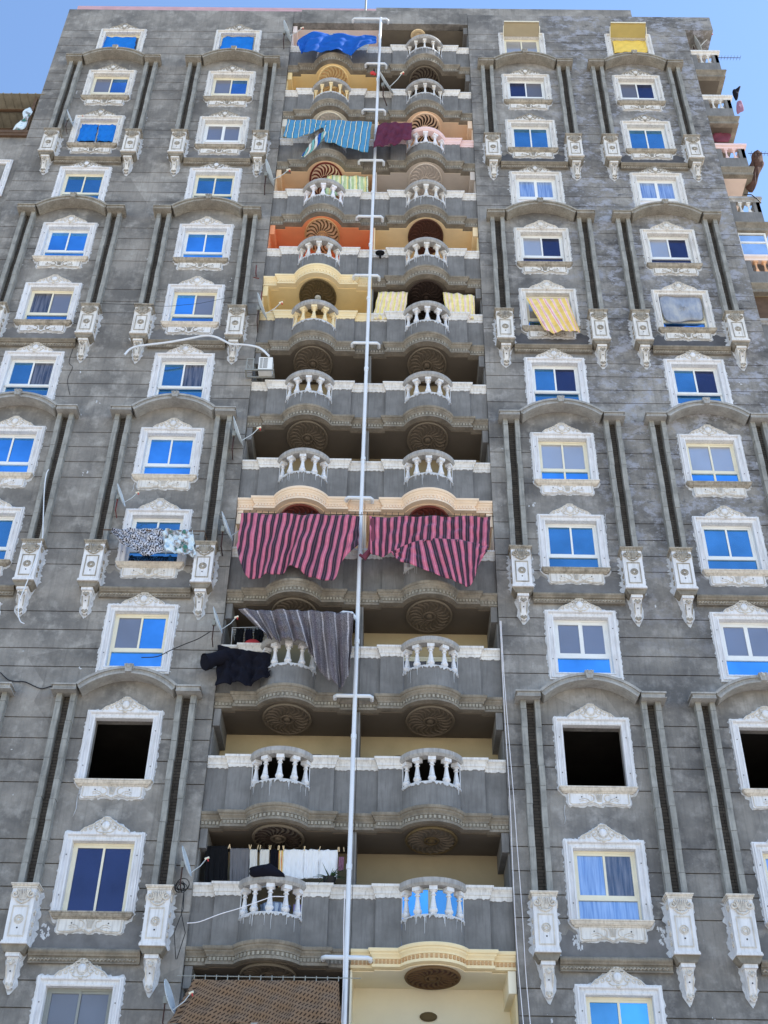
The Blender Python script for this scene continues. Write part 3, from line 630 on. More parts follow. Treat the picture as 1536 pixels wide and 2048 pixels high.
# ---- arch hoods, pilasters, brackets, ledges --------------------------------
def arch_mesh():
    b = MB(); Rr = 1.74; zc = .985-1.74
    out = []; inn = []
    n = 22
    for k in range(n+1):
        t = -math.asin(1.19/1.74)+2*math.asin(1.19/1.74)*k/n; out.append((1.74*math.sin(t), zc+1.74*math.cos(t)))
        inn.append((1.585*math.sin(t*1.02), zc+1.585*math.cos(t*1.02)))
    # stepped front: outer band proud of the inner one
    prof_out = out+inn[::-1]
    b.prism(prof_out, -.36, 0, 0)
    mid = [((a[0]+c[0])/2, (a[1]+c[1])/2) for a, c in zip(out, inn)]
    top = [(a[0]*1.012, zc+(a[1]-zc)*1.012) for a in out]
    b.prism(top+[(a[0]*.975, zc+(a[1]-zc)*.975) for a in out][::-1], -.40, -.002, 0)
    b.prism([(a[0]*1.02, zc+(a[1]-zc)*1.02) for a in inn]+[(a[0]*.99, zc+(a[1]-zc)*.99) for a in inn][::-1], -.39, -.004, 0)
    for k in range(64):
        t = -math.asin(1.16/1.74)+2*math.asin(1.16/1.74)*(k+.5)/64; r = 1.655
        b.ball((r*math.sin(t), -.362, zc+r*math.cos(t)), .011, 4, 1)
    for s in (-1, 1):
        x0, x1 = sorted((s*1.19, s*1.78)); x2, x3 = sorted((s*1.19, s*1.74))
        b.box(x2, x3, -.37, 0, .36, .50, 0); b.box(x0, x1, -.41, -.0, .475, .515, 0); b.box(x0, x1, -.395, 0, .355, .375, 0)
        for k in range(9): b.box(x2+.05+k*.052, x2+.08+k*.052, -.378, -.37, .40, .45, 1)
    # keystone
    b.prism([(-.07, .82), (.07, .82), (.11, 1.03), (-.11, 1.03)], -.47, -.3, 1); b.ball((0, -.46, .96), (.06, .04, .05), 8, 1)
    for s in (-1, 1): b.tube([(x, -.475, z) for x, z in scroll(s*.055, .99, .04, 1, 1.5, s, 10)], .012, 5, 1)
    return b.mesh('arch_hood', ['hood', 'hood'])
ARCH = arch_mesh()
PH = 4.32   # from bracket top (TOP[L]-1.3) up to hood underside (TOP[K]+.36) = 4.66+...
def pil_mesh():
    b = MB(); rnd = random.Random(5); H = 4.67
    for xa, xb in ((-.225, -.10), (.095, .225)):
        z = 0; off = .0
        while z < H-.01:
            h = min(.495+rnd.uniform(-.03, .03), H-z); d = rnd.uniform(-.006, .006)
            b.box(xa+d, xb+d, -.20+rnd.uniform(-.004, .004), 0, z, z+h-.008, 0); b.box(xa+.006, xb-.006, -.188, 0, z+h-.008, z+h, 1); z += h
    b.box(-.1, .095, -.012, 0, 0, H, 1)
    return b.mesh('pilaster', ['strip', 'brick'])
PIL = pil_mesh()
def bracket_mesh():
    b = MB()
    # capital: flared slab and box front with panel
    b.box(-.30, .30, -.40, 0, -.03, 0, 1); b.box(-.285, .285, -.385, 0, -.055, -.03, 1); b.box(-.265, .265, -.365, 0, -.10, -.055, 1)
    i = len(b.v)   # box body, a touch wider above
    b.v += [(-.25,-.345,-.10),(.25,-.345,-.10),(.25,0,-.10),(-.25,0,-.10),(-.245,-.345,-1.20),(.245,-.345,-1.20),(.245,0,-1.20),(-.245,0,-1.20)]
    for q in ((0,1,5,4),(1,2,6,5),(2,3,7,6),(3,0,4,7),(0,1,2,3),(4,5,6,7)): b.f.append(tuple(i+k for k in q)); b.m.append(0)
    # raised frame on the panel
    for x0, x1, z0, z1 in ((-.17, .17, -.50, -.47), (-.17, .17, -1.12, -1.09), (-.17, -.145, -1.09, -.50), (.145, .17, -1.09, -.50)): b.box(x0, x1, -.357, -.345, z0, z1, 1)
    for k in range(8):
        a = k*math.pi/4; b.ball((.05*math.cos(a), -.352, -.76+.05*math.sin(a)), (.026, .02, .026), 6, 1)
    b.tube([(.09*math.cos(k*math.pi/8), -.35, -.76+.09*math.sin(k*math.pi/8)) for k in range(17)], .012, 5, 1, cap=False)
    b.tube([(.0, -.353, -.94), (0, -.346, -.94)], .018, 6, 2); b.tube([(.0, -.353, -.42), (0, -.346, -.42)], .016, 6, 2)
    # scrolls and leaf
    for s in (-1, 1):
        b.tube([(x, -.365, z) for x, z in scroll(s*.17, -.24, .085, 1.3, 1.8, s, 16)], .024, 6, 1)
        b.tube([(s*.15, -.36, -.34), (s*.08, -.365, -.40), (0, -.36, -.43)], .02, 5, 1)
        b.tube([(s*.262, y, z) for y, z in scroll(-.22, -.24, .09, 1.2, 1.8, 1, 12)], .024, 5, 1)
        for z in (-.55, -.8, -1.0): b.tube([(s*.255, y, zz) for y, zz in scroll(-.16, z, .07, 1, z*5, 1, 9)], .02, 5, 1)
    for k in range(-3, 4): b.tube([(k*.018, -.36, -.36), (k*.034, -.375, -.22), (k*.045, -.385, -.13)], .016, 5, 1)
    # base mouldings
    b.box(-.265, .265, -.365, 0, -1.235, -1.20, 0); b.box(-.275, .275, -.375, 0, -1.27, -1.235, 0)
    b.prism([(-.275, -1.27), (.275, -1.27), (.19, -1.42), (-.19, -1.42)], -.32, 0, 3)
    # console
    n = 10; rows = []
    for k in range(n+1):
        t = k/n; w = .125-.055*t; y = -.27+.19*t+.02*math.sin(t*6.28); z = -1.42-.66*t
        rows.append((w, y, z))
    for a, c in zip(rows, rows[1:]):
        i = len(b.v); b.v += [(-a[0], a[1], a[2]), (a[0], a[1], a[2]), (a[0], 0, a[2]), (-a[0], 0, a[2]), (-c[0], c[1], c[2]), (c[0], c[1], c[2]), (c[0], 0, c[2]), (-c[0], 0, c[2])]
        for q in ((0,1,5,4),(1,2,6,5),(3,0,4,7)): b.f.append(tuple(i+k for k in q)); b.m.append(0)
    b.box(-.145, .145, -.29, 0, -1.50, -1.42, 0)
    for z, y, r in ((-1.60, -.26, .055), (-2.02, -.11, .05)):
        for s in (-1, 1): b.tube([(x, y-.01, zz) for x, zz in scroll(s*.055, z, r*.8, 1.1, 1.6, s, 10)], .013, 5, 1)
        b.ball((0, y-.01, z-.03), (.045, .04, .05), 8, 1)
    b.tube([(0, -.215, -1.78), (0, -.20, -1.78)], .016, 6, 2); b.ball((0, -.08, -2.07), (.06, .05, .05), 8, 0)
    for s in (-1, 1): b.tube([(s*.09, -.24, -1.66), (s*.08, -.18, -1.82), (s*.065, -.12, -1.95)], .016, 5, 1)
    return b.mesh('bracket', ['rail', 'oldstone', 'hole', 'corn'])
BRK = bracket_mesh()
def bsmear(seed):
    rnd = random.Random(seed); b = MB()
    for s in (-1, 1):
        z = -.08; pts = []
        while z > -1.25: pts.append((s*(.27+.10*rnd.random()**1.5), z)); z -= .03+.035*rnd.random()
        pts.append((s*.26, -1.28))
        for k in range(9): z = -1.45-.07*k; pts.append((s*(.15-.05*k/9+.06*rnd.random()), z))
        pts.append((s*.02, -2.16-.06*rnd.random()))
        for a, c in zip(pts, pts[1:]):
            b.face([(a[0], -.012, a[1]), (c[0], -.014, c[1]), (s*.0, -.012, c[1]), (s*.0, -.014, a[1])]); b.face([(a[0], -.012, a[1]), (c[0], -.014, c[1]), (c[0], 0, c[1]), (a[0], 0, a[1])])
    return b.mesh('plaster_smear', ['plaster_s'])
BSM = [bsmear(s) for s in range(4)]
def ledge_mesh():
    b = MB(); x0, x1 = -1.16, 1.16
    prof = [(0, .0), (.12, -.0), (.155, -.03), (.165, -.06), (.155, -.09), (.12, -.12), (.11, -.15), (.07, -.165), (.07, -.19), (.06, -.26), (.09, -.275), (.09, -.295), (0, -.295)]
    b.sweep([(x0, 0), (x1, 0)], prof, lambda x, y, h: (x, y, h), 0)
    for k in range(29):
        x = x0+.06+k*.077
        b.tube([(x-.03, -.068, -.245), (x, -.085, -.21), (x+.03, -.068, -.215)], .02, 5, 1)
    return b.mesh('ledge', ['corn', 'oldstone'])
LEDGE = ledge_mesh()
b = MB(); rq = random.Random(12); tp = [(1.14-2.28*q/30, -1.96-.14*rq.random()) for q in range(31)]
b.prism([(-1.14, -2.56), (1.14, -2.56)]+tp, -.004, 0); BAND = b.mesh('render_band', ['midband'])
for k in range(4):
    rt = 1+3*k          # row under the hood
    for c in range(4):
        if rt+0 > 10 and False: continue
        zt, zl = TOP[rt], TOP[rt+1]; x = CX[c]
        link('arch_hood', ARCH, BLD, (x, 0, zt), mats=['hood' if k > 1 else 'hoodold']*2)
        for s in (-1, 1):
            p = link('pilaster', PIL, BLD, (x+s*1.43, -.0005, zl-1.30)); p.scale.z = (zt+.36-(zl-1.30))/4.67
            if s < 0: p.scale.x = -1
            bk = link('bracket', BRK, BLD, (x+s*1.43, 0, zl-1.295), mats=['rail' if k < 2 else 'plaster', 'oldstone' if k < 3 else 'stone', 'hole', 'corn'])
            link('plaster_smear', BSM[(k+c+(s > 0)) % 4], bk)
        link('ledge', LEDGE, BLD, (x, 0, zl-2.565))
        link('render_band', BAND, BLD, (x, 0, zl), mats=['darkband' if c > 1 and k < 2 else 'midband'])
for c in (1, 2):      # the next group's hood heads stand just below the frame
    link('arch_hood', ARCH, BLD, (CX[c], 0, TOP[13]))

# ---- balconies ----------------------------------------------------------------
def plan():
    W = [(-1.72, .14), (-1.22, .14), (-1.22, .04), (-.66, .04)]
    A = []; Rr, cy, T = .704, .294, math.asin(.66/.704)
    for k in range(1, 18): t = -T+2*T*k/18; A.append((Rr*math.sin(t), cy-Rr*math.cos(t)))
    return W, A, [(-x, y) for x, y in W[::-1]]
PL, PA, PR = plan(); FULL = PL+PA+PR; ARC = [PL[-1]]+PA+[PR[0]]
xyh = lambda x, y, h: (x, y, h)
def rect(d0, d1, z0, z1): return [(d0, z0), (d0, z1), (d1, z1), (d1, z0)]
b = MB()
b.sweep(PL, rect(-.12, 0, -1.37, -.22), xyh); b.sweep(PR, rect(-.12, 0, -1.37, -.22), xyh); b.sweep(ARC, rect(-.10, -.002, -1.37, -.78), xyh)
b.prism([(x, y+.05) for x, y in FULL]+[(1.72, 1.5), (-1.72, 1.5)], -1.66, -1.38, axis='z')
PARA = b.mesh('parapet', ['smooth'])
b = MB(); rp = [(-.14, -.25), (.015, -.25), (.02, -.205), (.035, -.195), (.038, -.14), (.06, -.09), (.085, -.06), (.095, -.055), (.095, 0), (-.14, 0)]
RAILS = []
rj = random.Random(3)
def jagstrip(b, pts, z, drop=.05, m=0, off=.004, thick=.012):
    # ragged lower edge of white plaster clinging under an edge: pts plan points with outward normals
    n = len(pts)
    for k in range(n-1):
        (x0, y0), (x1, y1) = pts[k], pts[k+1]; L = math.hypot(x1-x0, y1-y0); nn = max(1, int(L/.04)); nx, ny = (y1-y0)/L, -(x1-x0)/L
        prev = rj.random()*drop
        for q in range(nn):
            nxt = rj.random()**1.5*drop; a, c = q/nn, (q+1)/nn
            p = lambda t, d: (x0+(x1-x0)*t+nx*d, y0+(y1-y0)*t+ny*d)
            A, B_ = p(a, off+thick), p(c, off+thick); A0, B0 = p(a, -.002), p(c, -.002)
            b.face([(A[0], A[1], z), (B_[0], B_[1], z), (B_[0], B_[1], z-nxt-.012), (A[0], A[1], z-prev-.012)], m)
            b.face([(A[0], A[1], z-prev-.012), (B_[0], B_[1], z-nxt-.012), (B0[0], B0[1], z-nxt-.012), (A0[0], A0[1], z-prev-.012)], m)
            prev = nxt
for pp in (PL, PR):
    b = MB(); b.sweep(pp, rp, xyh); jagstrip(b, pp, -.25, .035); RAILS.append(b.mesh('rail', ['rail']))
b = MB(); b.sweep(ARC, [(-.16, -.16), (.05, -.16), (.085, -.11), (.09, -.10), (.09, 0), (-.16, 0)], xyh); BOWR = b.mesh('bow_rail', ['railgrey'])
def drips(seed, nd):
    rnd = random.Random(seed); b = MB()
    global rj; rj = rnd
    jagstrip(b, ARC, -.775, .075, off=.0, thick=.02)
    b.sweep(ARC, rect(-.11, .022, -.79, -.765), xyh)
    Rr, cy, T = .704, .294, math.asin(.66/.704)
    for _ in range(nd):
        t = rnd.uniform(-T*.92, T*.92); L = rnd.uniform(.08, .5)*rnd.uniform(.4, 1); w = rnd.uniform(.003, .008)
        x, y = (Rr+.003)*math.sin(t), cy-(Rr+.003)*math.cos(t)
        b.tube([(x, y, -.78), (x+rnd.uniform(-.006, .006), y, -.78-L*.6), (x, y, -.78-L)], [w*1.6, w, w*.5], 5, 0)
    for s in (-1, 1): b.box(min(s*.645, s*.665), max(s*.645, s*.665), .02, .04, -.80, -.25)
    return b.mesh('plaster_drips', ['plaster_s'])
DR = [drips(40+k, (6, 9, 12, 3)[k]) for k in range(4)]
b = MB()
b.box(-.062, .062, -.062, .062, -.79, -.745)
b.lathe([(r_*1.5, z_) for r_, z_ in [(.05, -.745), (.034, -.735), (.04, -.725), (.058, -.70), (.062, -.665), (.055, -.63), (.04, -.61), (.046, -.60), (.044, -.585), (.035, -.50), (.026, -.40), (.024, -.36), (.04, -.345), (.04, -.33), (.026, -.32), (.028, -.285), (.05, -.262), (.055, -.25)]], 0, 0, 12)
b.box(-.088, .088, -.088, .088, -.25, -.155)
BALU = b.mesh('baluster', ['plaster'], smooth=True)
def BPOS():
    Rr, cy = .70, .294
    return [(.64*math.sin(R(a)), cy-.64*math.cos(R(a)), -R(a)*-1) for a in (-62, -31, 0, 31, 62)]
b = MB()
for x, y, a in BPOS():
    b.box(x-.06, x+.06, y-.06, y+.06, -.79, -.745); b.lathe([(.04, -.745), (.06, -.68), (.04, -.6), (.025, -.38), (.04, -.34), (.026, -.3), (.055, -.25)], x, y, 8); b.box(x-.07, x+.07, y-.07, y+.07, -.25, -.155)
BALUS = b.mesh('balusters', ['plaster'])
def cornice_mesh():
    b = MB()
    prof = [(-.13, -1.375), (.125, -1.37), (.135, -1.385), (.13, -1.42), (.12, -1.445), (.095, -1.46), (.09, -1.49), (.065, -1.52), (.05, -1.545), (.05, -1.575), (.03, -1.58), (.03, -1.675), (.055, -1.68), (.06, -1.74), (-.13, -1.74)]
    b.sweep(FULL, prof, xyh, 0)
    # dentils along the plan line
    for k in range(len(FULL)-1):
        (x0, y0), (x1, y1) = FULL[k], FULL[k+1]; L = math.hypot(x1-x0, y1-y0)
        if L < .11 and k < 4 or L < .11 and k > len(FULL)-6: continue
        nn = max(1, round(L/.082)); dx, dy = (x1-x0)/L, (y1-y0)/L; nx, ny = dy, -dx
        for q in range(nn):
            t = (q+.5)/nn*L; w = .026
            P = [(x0+dx*(t+e)+nx*d, y0+dy*(t+e)+ny*d) for e, d in ((-w, .02), (w, .02), (w, .058), (-w, .058))]
            b.prism([(p[0], p[1]) for p in P], -1.665, -1.59, 1, axis='z')
    return b.mesh('cornice', ['corn', 'dent'])
CORN = cornice_mesh()
b = MB(); b.prism([(x, y+.125) for x, y in FULL]+[(1.72, 1.45), (-1.72, 1.45)], -.02, 0, axis='z'); CEIL = b.mesh('ceiling', ['ceilbare'])
b = MB(); b.box(-1.72, 1.72, .252, 1.45, -.02, 0); CEIL0 = b.mesh('ceiling', ['ceilbare'])
def med_mesh(painted_rays):
    b = MB(); rx, ry = .56, .73; n = 40
    E = lambda r, a: (rx*r*math.cos(a), ry*r*math.sin(a))
    b.prism([E(1, 2*math.pi*k/n) for k in range(n)], -.03, 0, 0, axis='z')
    b.tube([E(1, 2*math.pi*k/n)+(-.03,) for k in range(n+1)], .035, 6, 2, cap=False)
    b.tube([E(.27, 2*math.pi*k/24)+(-.035,) for k in range(25)], .03, 6, 2, cap=False)
    b.ball((0, 0, -.035), (.09, .12, .05), 10, 2)
    for k in range(20):
        a = 2*math.pi*k/20; pts = []; rr = []
        for j in range(9):
            t = j/8; q = E(.34+.58*t, a+.30*math.sin(t*math.pi*.9)-.12*t); pts.append(q+(-.03,)); rr.append(.012+.034*math.sin(math.pi*min(1, t*.9+.08))*(.4+.6*t) if painted_rays else .018+.012*t)
        b.tube(pts, rr, 6, 1, flat=.5 if painted_rays else 1.1)
    return b.mesh('medallion', ['medbare', 'medbare', 'medbare'], smooth=True)
MED, MEDP = med_mesh(False), med_mesh(True)
b = MB(); b.box(-1.72, 1.72, 1.40, 1.5, -1.4, 1.25); BACK = b.mesh('back_wall', ['wallbare'])
def back_open(x0, x1, zt):
    b = MB(); b.box(-1.72, x0, 1.40, 1.5, -1.4, 1.25); b.box(x1, 1.72, 1.40, 1.5, -1.4, 1.25); b.box(x0, x1, 1.40, 1.5, zt, 1.25)
    b.face([(x0, 4, -1.4), (x1, 4, -1.4), (x1, 4, zt), (x0, 4, zt)], 1)
    for x in (x0, x1): b.face([(x, 1.5, -1.4), (x, 4, -1.4), (x, 4, zt), (x, 1.5, zt)], 1)
    b.face([(x0, 1.5, zt), (x1, 1.5, zt), (x1, 4, zt), (x0, 4, zt)], 1)
    return b.mesh('back_wall', ['wallbare', 'dark'])
BOPEN, BDOOR = back_open(-.82, .82, .74), back_open(-.97, .97, .56)
def door_mesh(x, zt):
    b = MB(); y0, y1 = 1.42, 1.48
    b.box(-x, -x+.07, y0, y1, -1.35, zt); b.box(x-.07, x, y0, y1, -1.35, zt); b.box(-x+.07, x-.07, y0, y1, zt-.07, zt); b.box(-.05, .05, y0-.01, y1, -1.35, zt-.07)
    for s in (-1, 1): b.box(min(s*.05, s*(x-.07)), max(s*.05, s*(x-.07)), y0+.012, y1, zt-.13, zt-.07)
    b.box(-x+.07, -.05, 1.45, 1.456, -1.3, zt-.13, 1); b.box(.05, x-.07, 1.452, 1.458, -1.3, zt-.13, 2)
    return b.mesh('door', ['alcream', 'gbright', 'gteal'])
DOOR = door_mesh(.97, .56)
b = MB(); b.box(0, .16, .1, 1.398, .80, 1.249); BEAM = b.mesh('side_beam', ['smooth'])
b = MB(); b.box(-.02, .02, .16, 1.398, -1.36, 1.245); SIDEP = b.mesh('side_wall', ['smooth'])
RT = lambda r: 44.02-3*r
CB, WB, MBR = 'ceilbare', 'wallbare', 'medbare'
#  room: (ceiling/side paint, back wall, medallion base, rays, rim, ray kind, back kind)
ROOMS = {
 (0, -1): ('beige', 'beige', None, None, None, 0, BACK), (0, 1): ('bare', 'bare', None, None, None, 0, BACK),
 (1, -1): ('yellow', 'yellow', 'yellow', 'dgold', 'yellow', 0, BACK), (1, 1): ('ceilbare', 'wallbare', 'medbare', 'meddark', 'medbare', 0, BACK),
 (2, -1): ('greyb', 'greyb', 'greyb', 'taupe', 'greyb', 0, BACK), (2, 1): ('peach', 'tan', 'peach', 'raydark', 'peach', 1, BACK),
 (3, -1): ('tan', 'peach', 'peach', 'rayred', 'rayred', 1, BACK), (3, 1): ('taupe', 'taupe', 'taupe', 'taupe', 'taupe', 0, BACK),
 (4, -1): ('orange', 'orange', 'tan', 'raybrown', 'dgold', 0, BACK), (4, 1): ('cream', 'cream', 'medbrown', 'medbrown', 'medbrown', 0, BACK),
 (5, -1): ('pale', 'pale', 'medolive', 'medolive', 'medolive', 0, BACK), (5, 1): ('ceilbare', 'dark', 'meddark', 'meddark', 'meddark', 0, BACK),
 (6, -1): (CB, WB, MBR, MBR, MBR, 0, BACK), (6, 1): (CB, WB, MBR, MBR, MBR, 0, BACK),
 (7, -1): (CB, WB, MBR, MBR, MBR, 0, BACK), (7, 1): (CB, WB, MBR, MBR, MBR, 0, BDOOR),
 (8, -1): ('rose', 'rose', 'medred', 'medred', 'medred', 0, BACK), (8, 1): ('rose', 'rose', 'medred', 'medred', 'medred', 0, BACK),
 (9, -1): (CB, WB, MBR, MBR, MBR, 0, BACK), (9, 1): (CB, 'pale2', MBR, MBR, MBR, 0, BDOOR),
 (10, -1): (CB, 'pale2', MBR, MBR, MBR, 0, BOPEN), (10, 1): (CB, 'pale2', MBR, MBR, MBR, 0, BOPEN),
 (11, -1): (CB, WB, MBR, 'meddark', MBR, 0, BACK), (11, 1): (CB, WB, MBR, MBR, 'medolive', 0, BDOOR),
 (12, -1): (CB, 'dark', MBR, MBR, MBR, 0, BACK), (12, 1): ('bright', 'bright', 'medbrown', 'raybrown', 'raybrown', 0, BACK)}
CORNP = {(4, -1): 'cream2', (7, -1): 'rose', (7, 1): 'rose', (11, 1): 'cream2'}
RAILP = {(2, 1): 'pinkrail', (5, -1): 'cream2', (6, -1): 'rail'}
for (r, s), (cp, bp_, m0, m1, m2, rk, bkind) in ROOMS.items():
    x = 1.725*s; z = RT(r)
    B = empty('balcony', (x-.04*(s > 0)*0, 0, z), BLD)
    link('parapet', PARA, B)
    rp_ = RAILP.get((r, s), 'rail')
    [link('rail', q_, B, mats=[rp_]) for q_ in RAILS]; link('bow_rail', BOWR, B, mats=[rp_ if rp_ == 'pinkrail' else 'railgrey'])
    if True:
        link('plaster_drips', DR[(r*3+(s > 0)) % 4], B)
        bm_ = {(1, -1): 'cream2', (5, -1): 'cream2', (3, -1): 'white', (2, 1): 'white'}.get((r, s), 'plaster' if r > 4 else 'rail')
        if r < 2 or r == 12:
            o = link('balusters', BALUS, B, mats=[bm_]); o['kind'] = 'stuff'
        else:
            for bx_, by_, a in BPOS():
                o = link('baluster', BALU, B, (bx_, by_, 0), mats=[bm_]); o.rotation_euler.z = a
    cc = CORNP.get((r, s)); link('cornice', CORN, B, mats=[cc or 'corn', ('dgold' if (r, s) == (11, 1) else cc) if cc else 'dent'])
    zc = 1.255 if r else 1.52
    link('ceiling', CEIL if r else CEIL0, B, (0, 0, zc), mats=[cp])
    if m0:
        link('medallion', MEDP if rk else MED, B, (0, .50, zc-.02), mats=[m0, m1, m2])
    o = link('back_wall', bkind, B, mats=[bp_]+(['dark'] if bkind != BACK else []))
    if r == 0: o.scale.z = 1.13
    if bkind == BDOOR: link('door', DOOR, B, mats=['alcream' if r > 7 else 'alwhite', 'gbright' if r == 11 else 'ggrey', 'gteal' if r == 11 else 'gbrown'])
    sp = 'smooth' if cp in (CB, 'bare') else cp
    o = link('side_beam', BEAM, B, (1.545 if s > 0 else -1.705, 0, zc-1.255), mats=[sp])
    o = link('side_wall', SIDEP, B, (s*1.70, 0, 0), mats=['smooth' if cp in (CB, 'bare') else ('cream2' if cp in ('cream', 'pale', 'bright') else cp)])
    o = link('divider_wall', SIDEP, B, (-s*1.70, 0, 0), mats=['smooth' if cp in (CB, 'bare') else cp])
# bay bottom wall below the lowest balcony and lintel over the top ones
b = MB(); b.box(-3.45, 3.45, .16, .4, 0, 5.9); link('bay_wall', b.mesh('bay_wall', ['stucco']), BLD)
b = MB(); b.lathe([(.30, -.07), (.28, -.1), (.2, -.11), (.2, -.075), (.1, -.075), (.09, -.1), (.02, -.1)], 0, 0, 24); 
o = link('ceiling_rose', b.mesh('ceiling_rose', ['cream']), BLD, (1.50, .42, 45.53))
b = MB(); b.ball((0, 0, 0), (.19, .05, .1), 12)
o = link('wall_lamp', b.mesh('wall_lamp', ['medolive'], smooth=True), None, (1.66, 1.37, 8.68)); tag(o, 'oval bulkhead lamp on the cream wall of the lowest right balcony', 'wall lamp')
o = link('ceiling_lamp', bpy.data.meshes['wall_lamp'], None, (-1.72, .50, RT(5)+1.17)); o.scale = (.55, 2.4, .5); tag(o, 'small round lamp at the centre of an olive ceiling medallion', 'ceiling lamp')
o.material_slots[0].link = 'OBJECT'; o.material_slots[0].material = M['dish']

# ---- side balconies on the right flank -----------------------------------------
def side_balc():
    b = MB(); x0, x1, y0, y1 = 11.97, 13.0, .1, 4.6
    P = [(x0, y0), (x1, y0), (x1, y1)]
    low = MB(); low.sweep(P, rect(-.12, 0, -1.37, -.72), xyh); low.box(x0, x0+.22, y0, y0+.12, -.72, -.2); low.box(x1-.22, x1, y0, y0+.12, -.72, -.2); low.box(x0, x1-.01, y0+.12, y1, -1.6, -1.38)
    for k in range(5): low.box(x1-.12, x1, .1+k*1.09, .32+k*1.09, -.72, -.2)
    ra = MB(); ra.sweep(P, [(-.14, -.2), (.02, -.2), (.03, -.13), (.09, -.09), (.09, 0), (-.14, 0)], xyh)
    co = MB(); co.sweep(P, [(-.13, -1.375), (.12, -1.37), (.125, -1.42), (.08, -1.48), (.05, -1.55), (.03, -1.58), (.03, -1.67), (.05, -1.68), (.05, -1.74), (-.13, -1.74)], xyh)
    so2 = MB(); so2.box(x0, x1-.13, y0+.131, y1, -1.738, -1.6)
    ba = MB()
    for cx_, cy_ in [(12.35, .16), (12.63, .16)] + [(12.93, .5+.3*k) for k in range(13) if k % 4 != 3]:
        ba.box(cx_-.06, cx_+.06, cy_-.06, cy_+.06, -.72, -.69); ba.lathe([(.04, -.69), (.06, -.63), (.04, -.56), (.025, -.4), (.045, -.3), (.06, -.26)], cx_, cy_, 8); ba.box(cx_-.07, cx_+.07, cy_-.07, cy_+.07, -.26, -.2)
    return [low.mesh('side_parapet', ['smooth']), ra.mesh('side_rail', ['rail']), co.mesh('side_cornice', ['corn']), so2.mesh('soffit', ['ceilbare']), ba.mesh('balusters', ['rail'])]
SB = side_balc()
SBM = [('smooth', 'rail', 'corn', 'ceilbare', 'rail'), ('smooth', 'rail', 'corn', 'ceilbare', 'rail'), ('smooth', 'pinkrail', 'corn', 'palepink', 'pinkrail'), ('smooth', 'railgrey', 'corn', 'palepink', 'rail'),
       ('smooth', 'beige', 'corn', 'wallbare', 'orangem'), ('smooth', 'railgrey', 'corn', 'bare', 'rail'), ('smooth', 'rail', 'corn', 'bare', 'rail'), ('smooth', 'rail', 'corn', 'bare', 'rail')]
for r in range(8):
    B = empty('side_balcony', (0, 0, RT(r)-.06), BLD)
    for n, me, mt in zip(('parapet', 'rail', 'cornice', 'soffit', 'balusters'), SB, SBM[r]):
        o = link(n, me, B, mats=[mt])
        if n == 'balusters': o['kind'] = 'stuff'
# glazed-in end of the fifth side balcony
b = MB(); x0, x1, z0, z1 = 11.99, 12.93, RT(4)+.0, RT(3)-1.82
b.box(x0, x0+.05, .14, .19, z0, z1); b.box(x1-.06, x1, .14, .19, z0, z1); b.box(x0+.05, x1-.06, .14, .19, z1-.06, z1); b.box(x0+.05, x1-.06, .14, .19, z0, z0+.05); b.box(x0+.05, x1-.06, .14, .19, z0+.68, z0+.74)
b.box(x0+.04, x1-.04, .165, .171, z0+.04, z1-.04, 1)
b.box(x1-.05, x1-.002, .19, 3, z1-.06, z1); b.box(x1-.03, x1-.024, .19, 3, z0, z1-.06, 1)
o = link('balcony_window', b.mesh('balcony_window', ['alwhite', 'gpale']), BLD)
# tan timber boarding on the next
b = MB(); b.box(12.0, 12.92, .25, .28, RT(5)+.0, RT(4)-1.82); link('boarding', b.mesh('boarding', ['wood']), BLD)

# splashes and runs of plaster left on the render
b = MB(); rn = random.Random(77)
def splat(x, z, r, el=1.0):
    n = 11; c = (x, -.009, z); P = []
    for q in range(n): a = 2*math.pi*q/n; rr = r*rn.uniform(.35, 1.0); P.append((x+rr*math.cos(a), -.005, z+rr*el*math.sin(a)))
    for q in range(n): b.face([c, P[q], P[(q+1) % n]])
for _ in range(110):
    sx = rn.choice((-1, 1)); x = rn.uniform(3.7, 11.6); x = x if sx > 0 else -x-.3; z = rn.uniform(7, 44)
    if any(abs(x-c_) < .98 for c_ in CX): continue
    for q in range(rn.randint(1, 3)): splat(x+rn.uniform(-.12, .12), z+rn.uniform(-.1, .1), rn.uniform(.012, .045), rn.choice((.4, 1, 2.4)))
for x, z, L in ((-6.25, 13.2, .75), (4.72, 12.9, .45), (6.45, 21.2, .6), (-6.3, 22.1, .3), (10.7, 16.4, .5), (6.5, 24.9, .4)):
    b.tube([(x, -.004, z), (x-.03, -.006, z-L*.4), (x-.01, -.006, z-L*.75), (x-.05, -.004, z-L)], [.028, .016, .03, .006], 5, flat=.4)
for x, z in ((4.75, 9.85), (6.55, 10.0), (-6.45, 9.9)):
    for q in range(22): splat(x+rn.uniform(-.1, .1), z+rn.uniform(-.16, .16), rn.uniform(.012, .045), 1.5)
o = link('plaster_splashes', b.mesh('plaster_splashes', ['plaster_s']), BLD); o['kind'] = 'stuff'

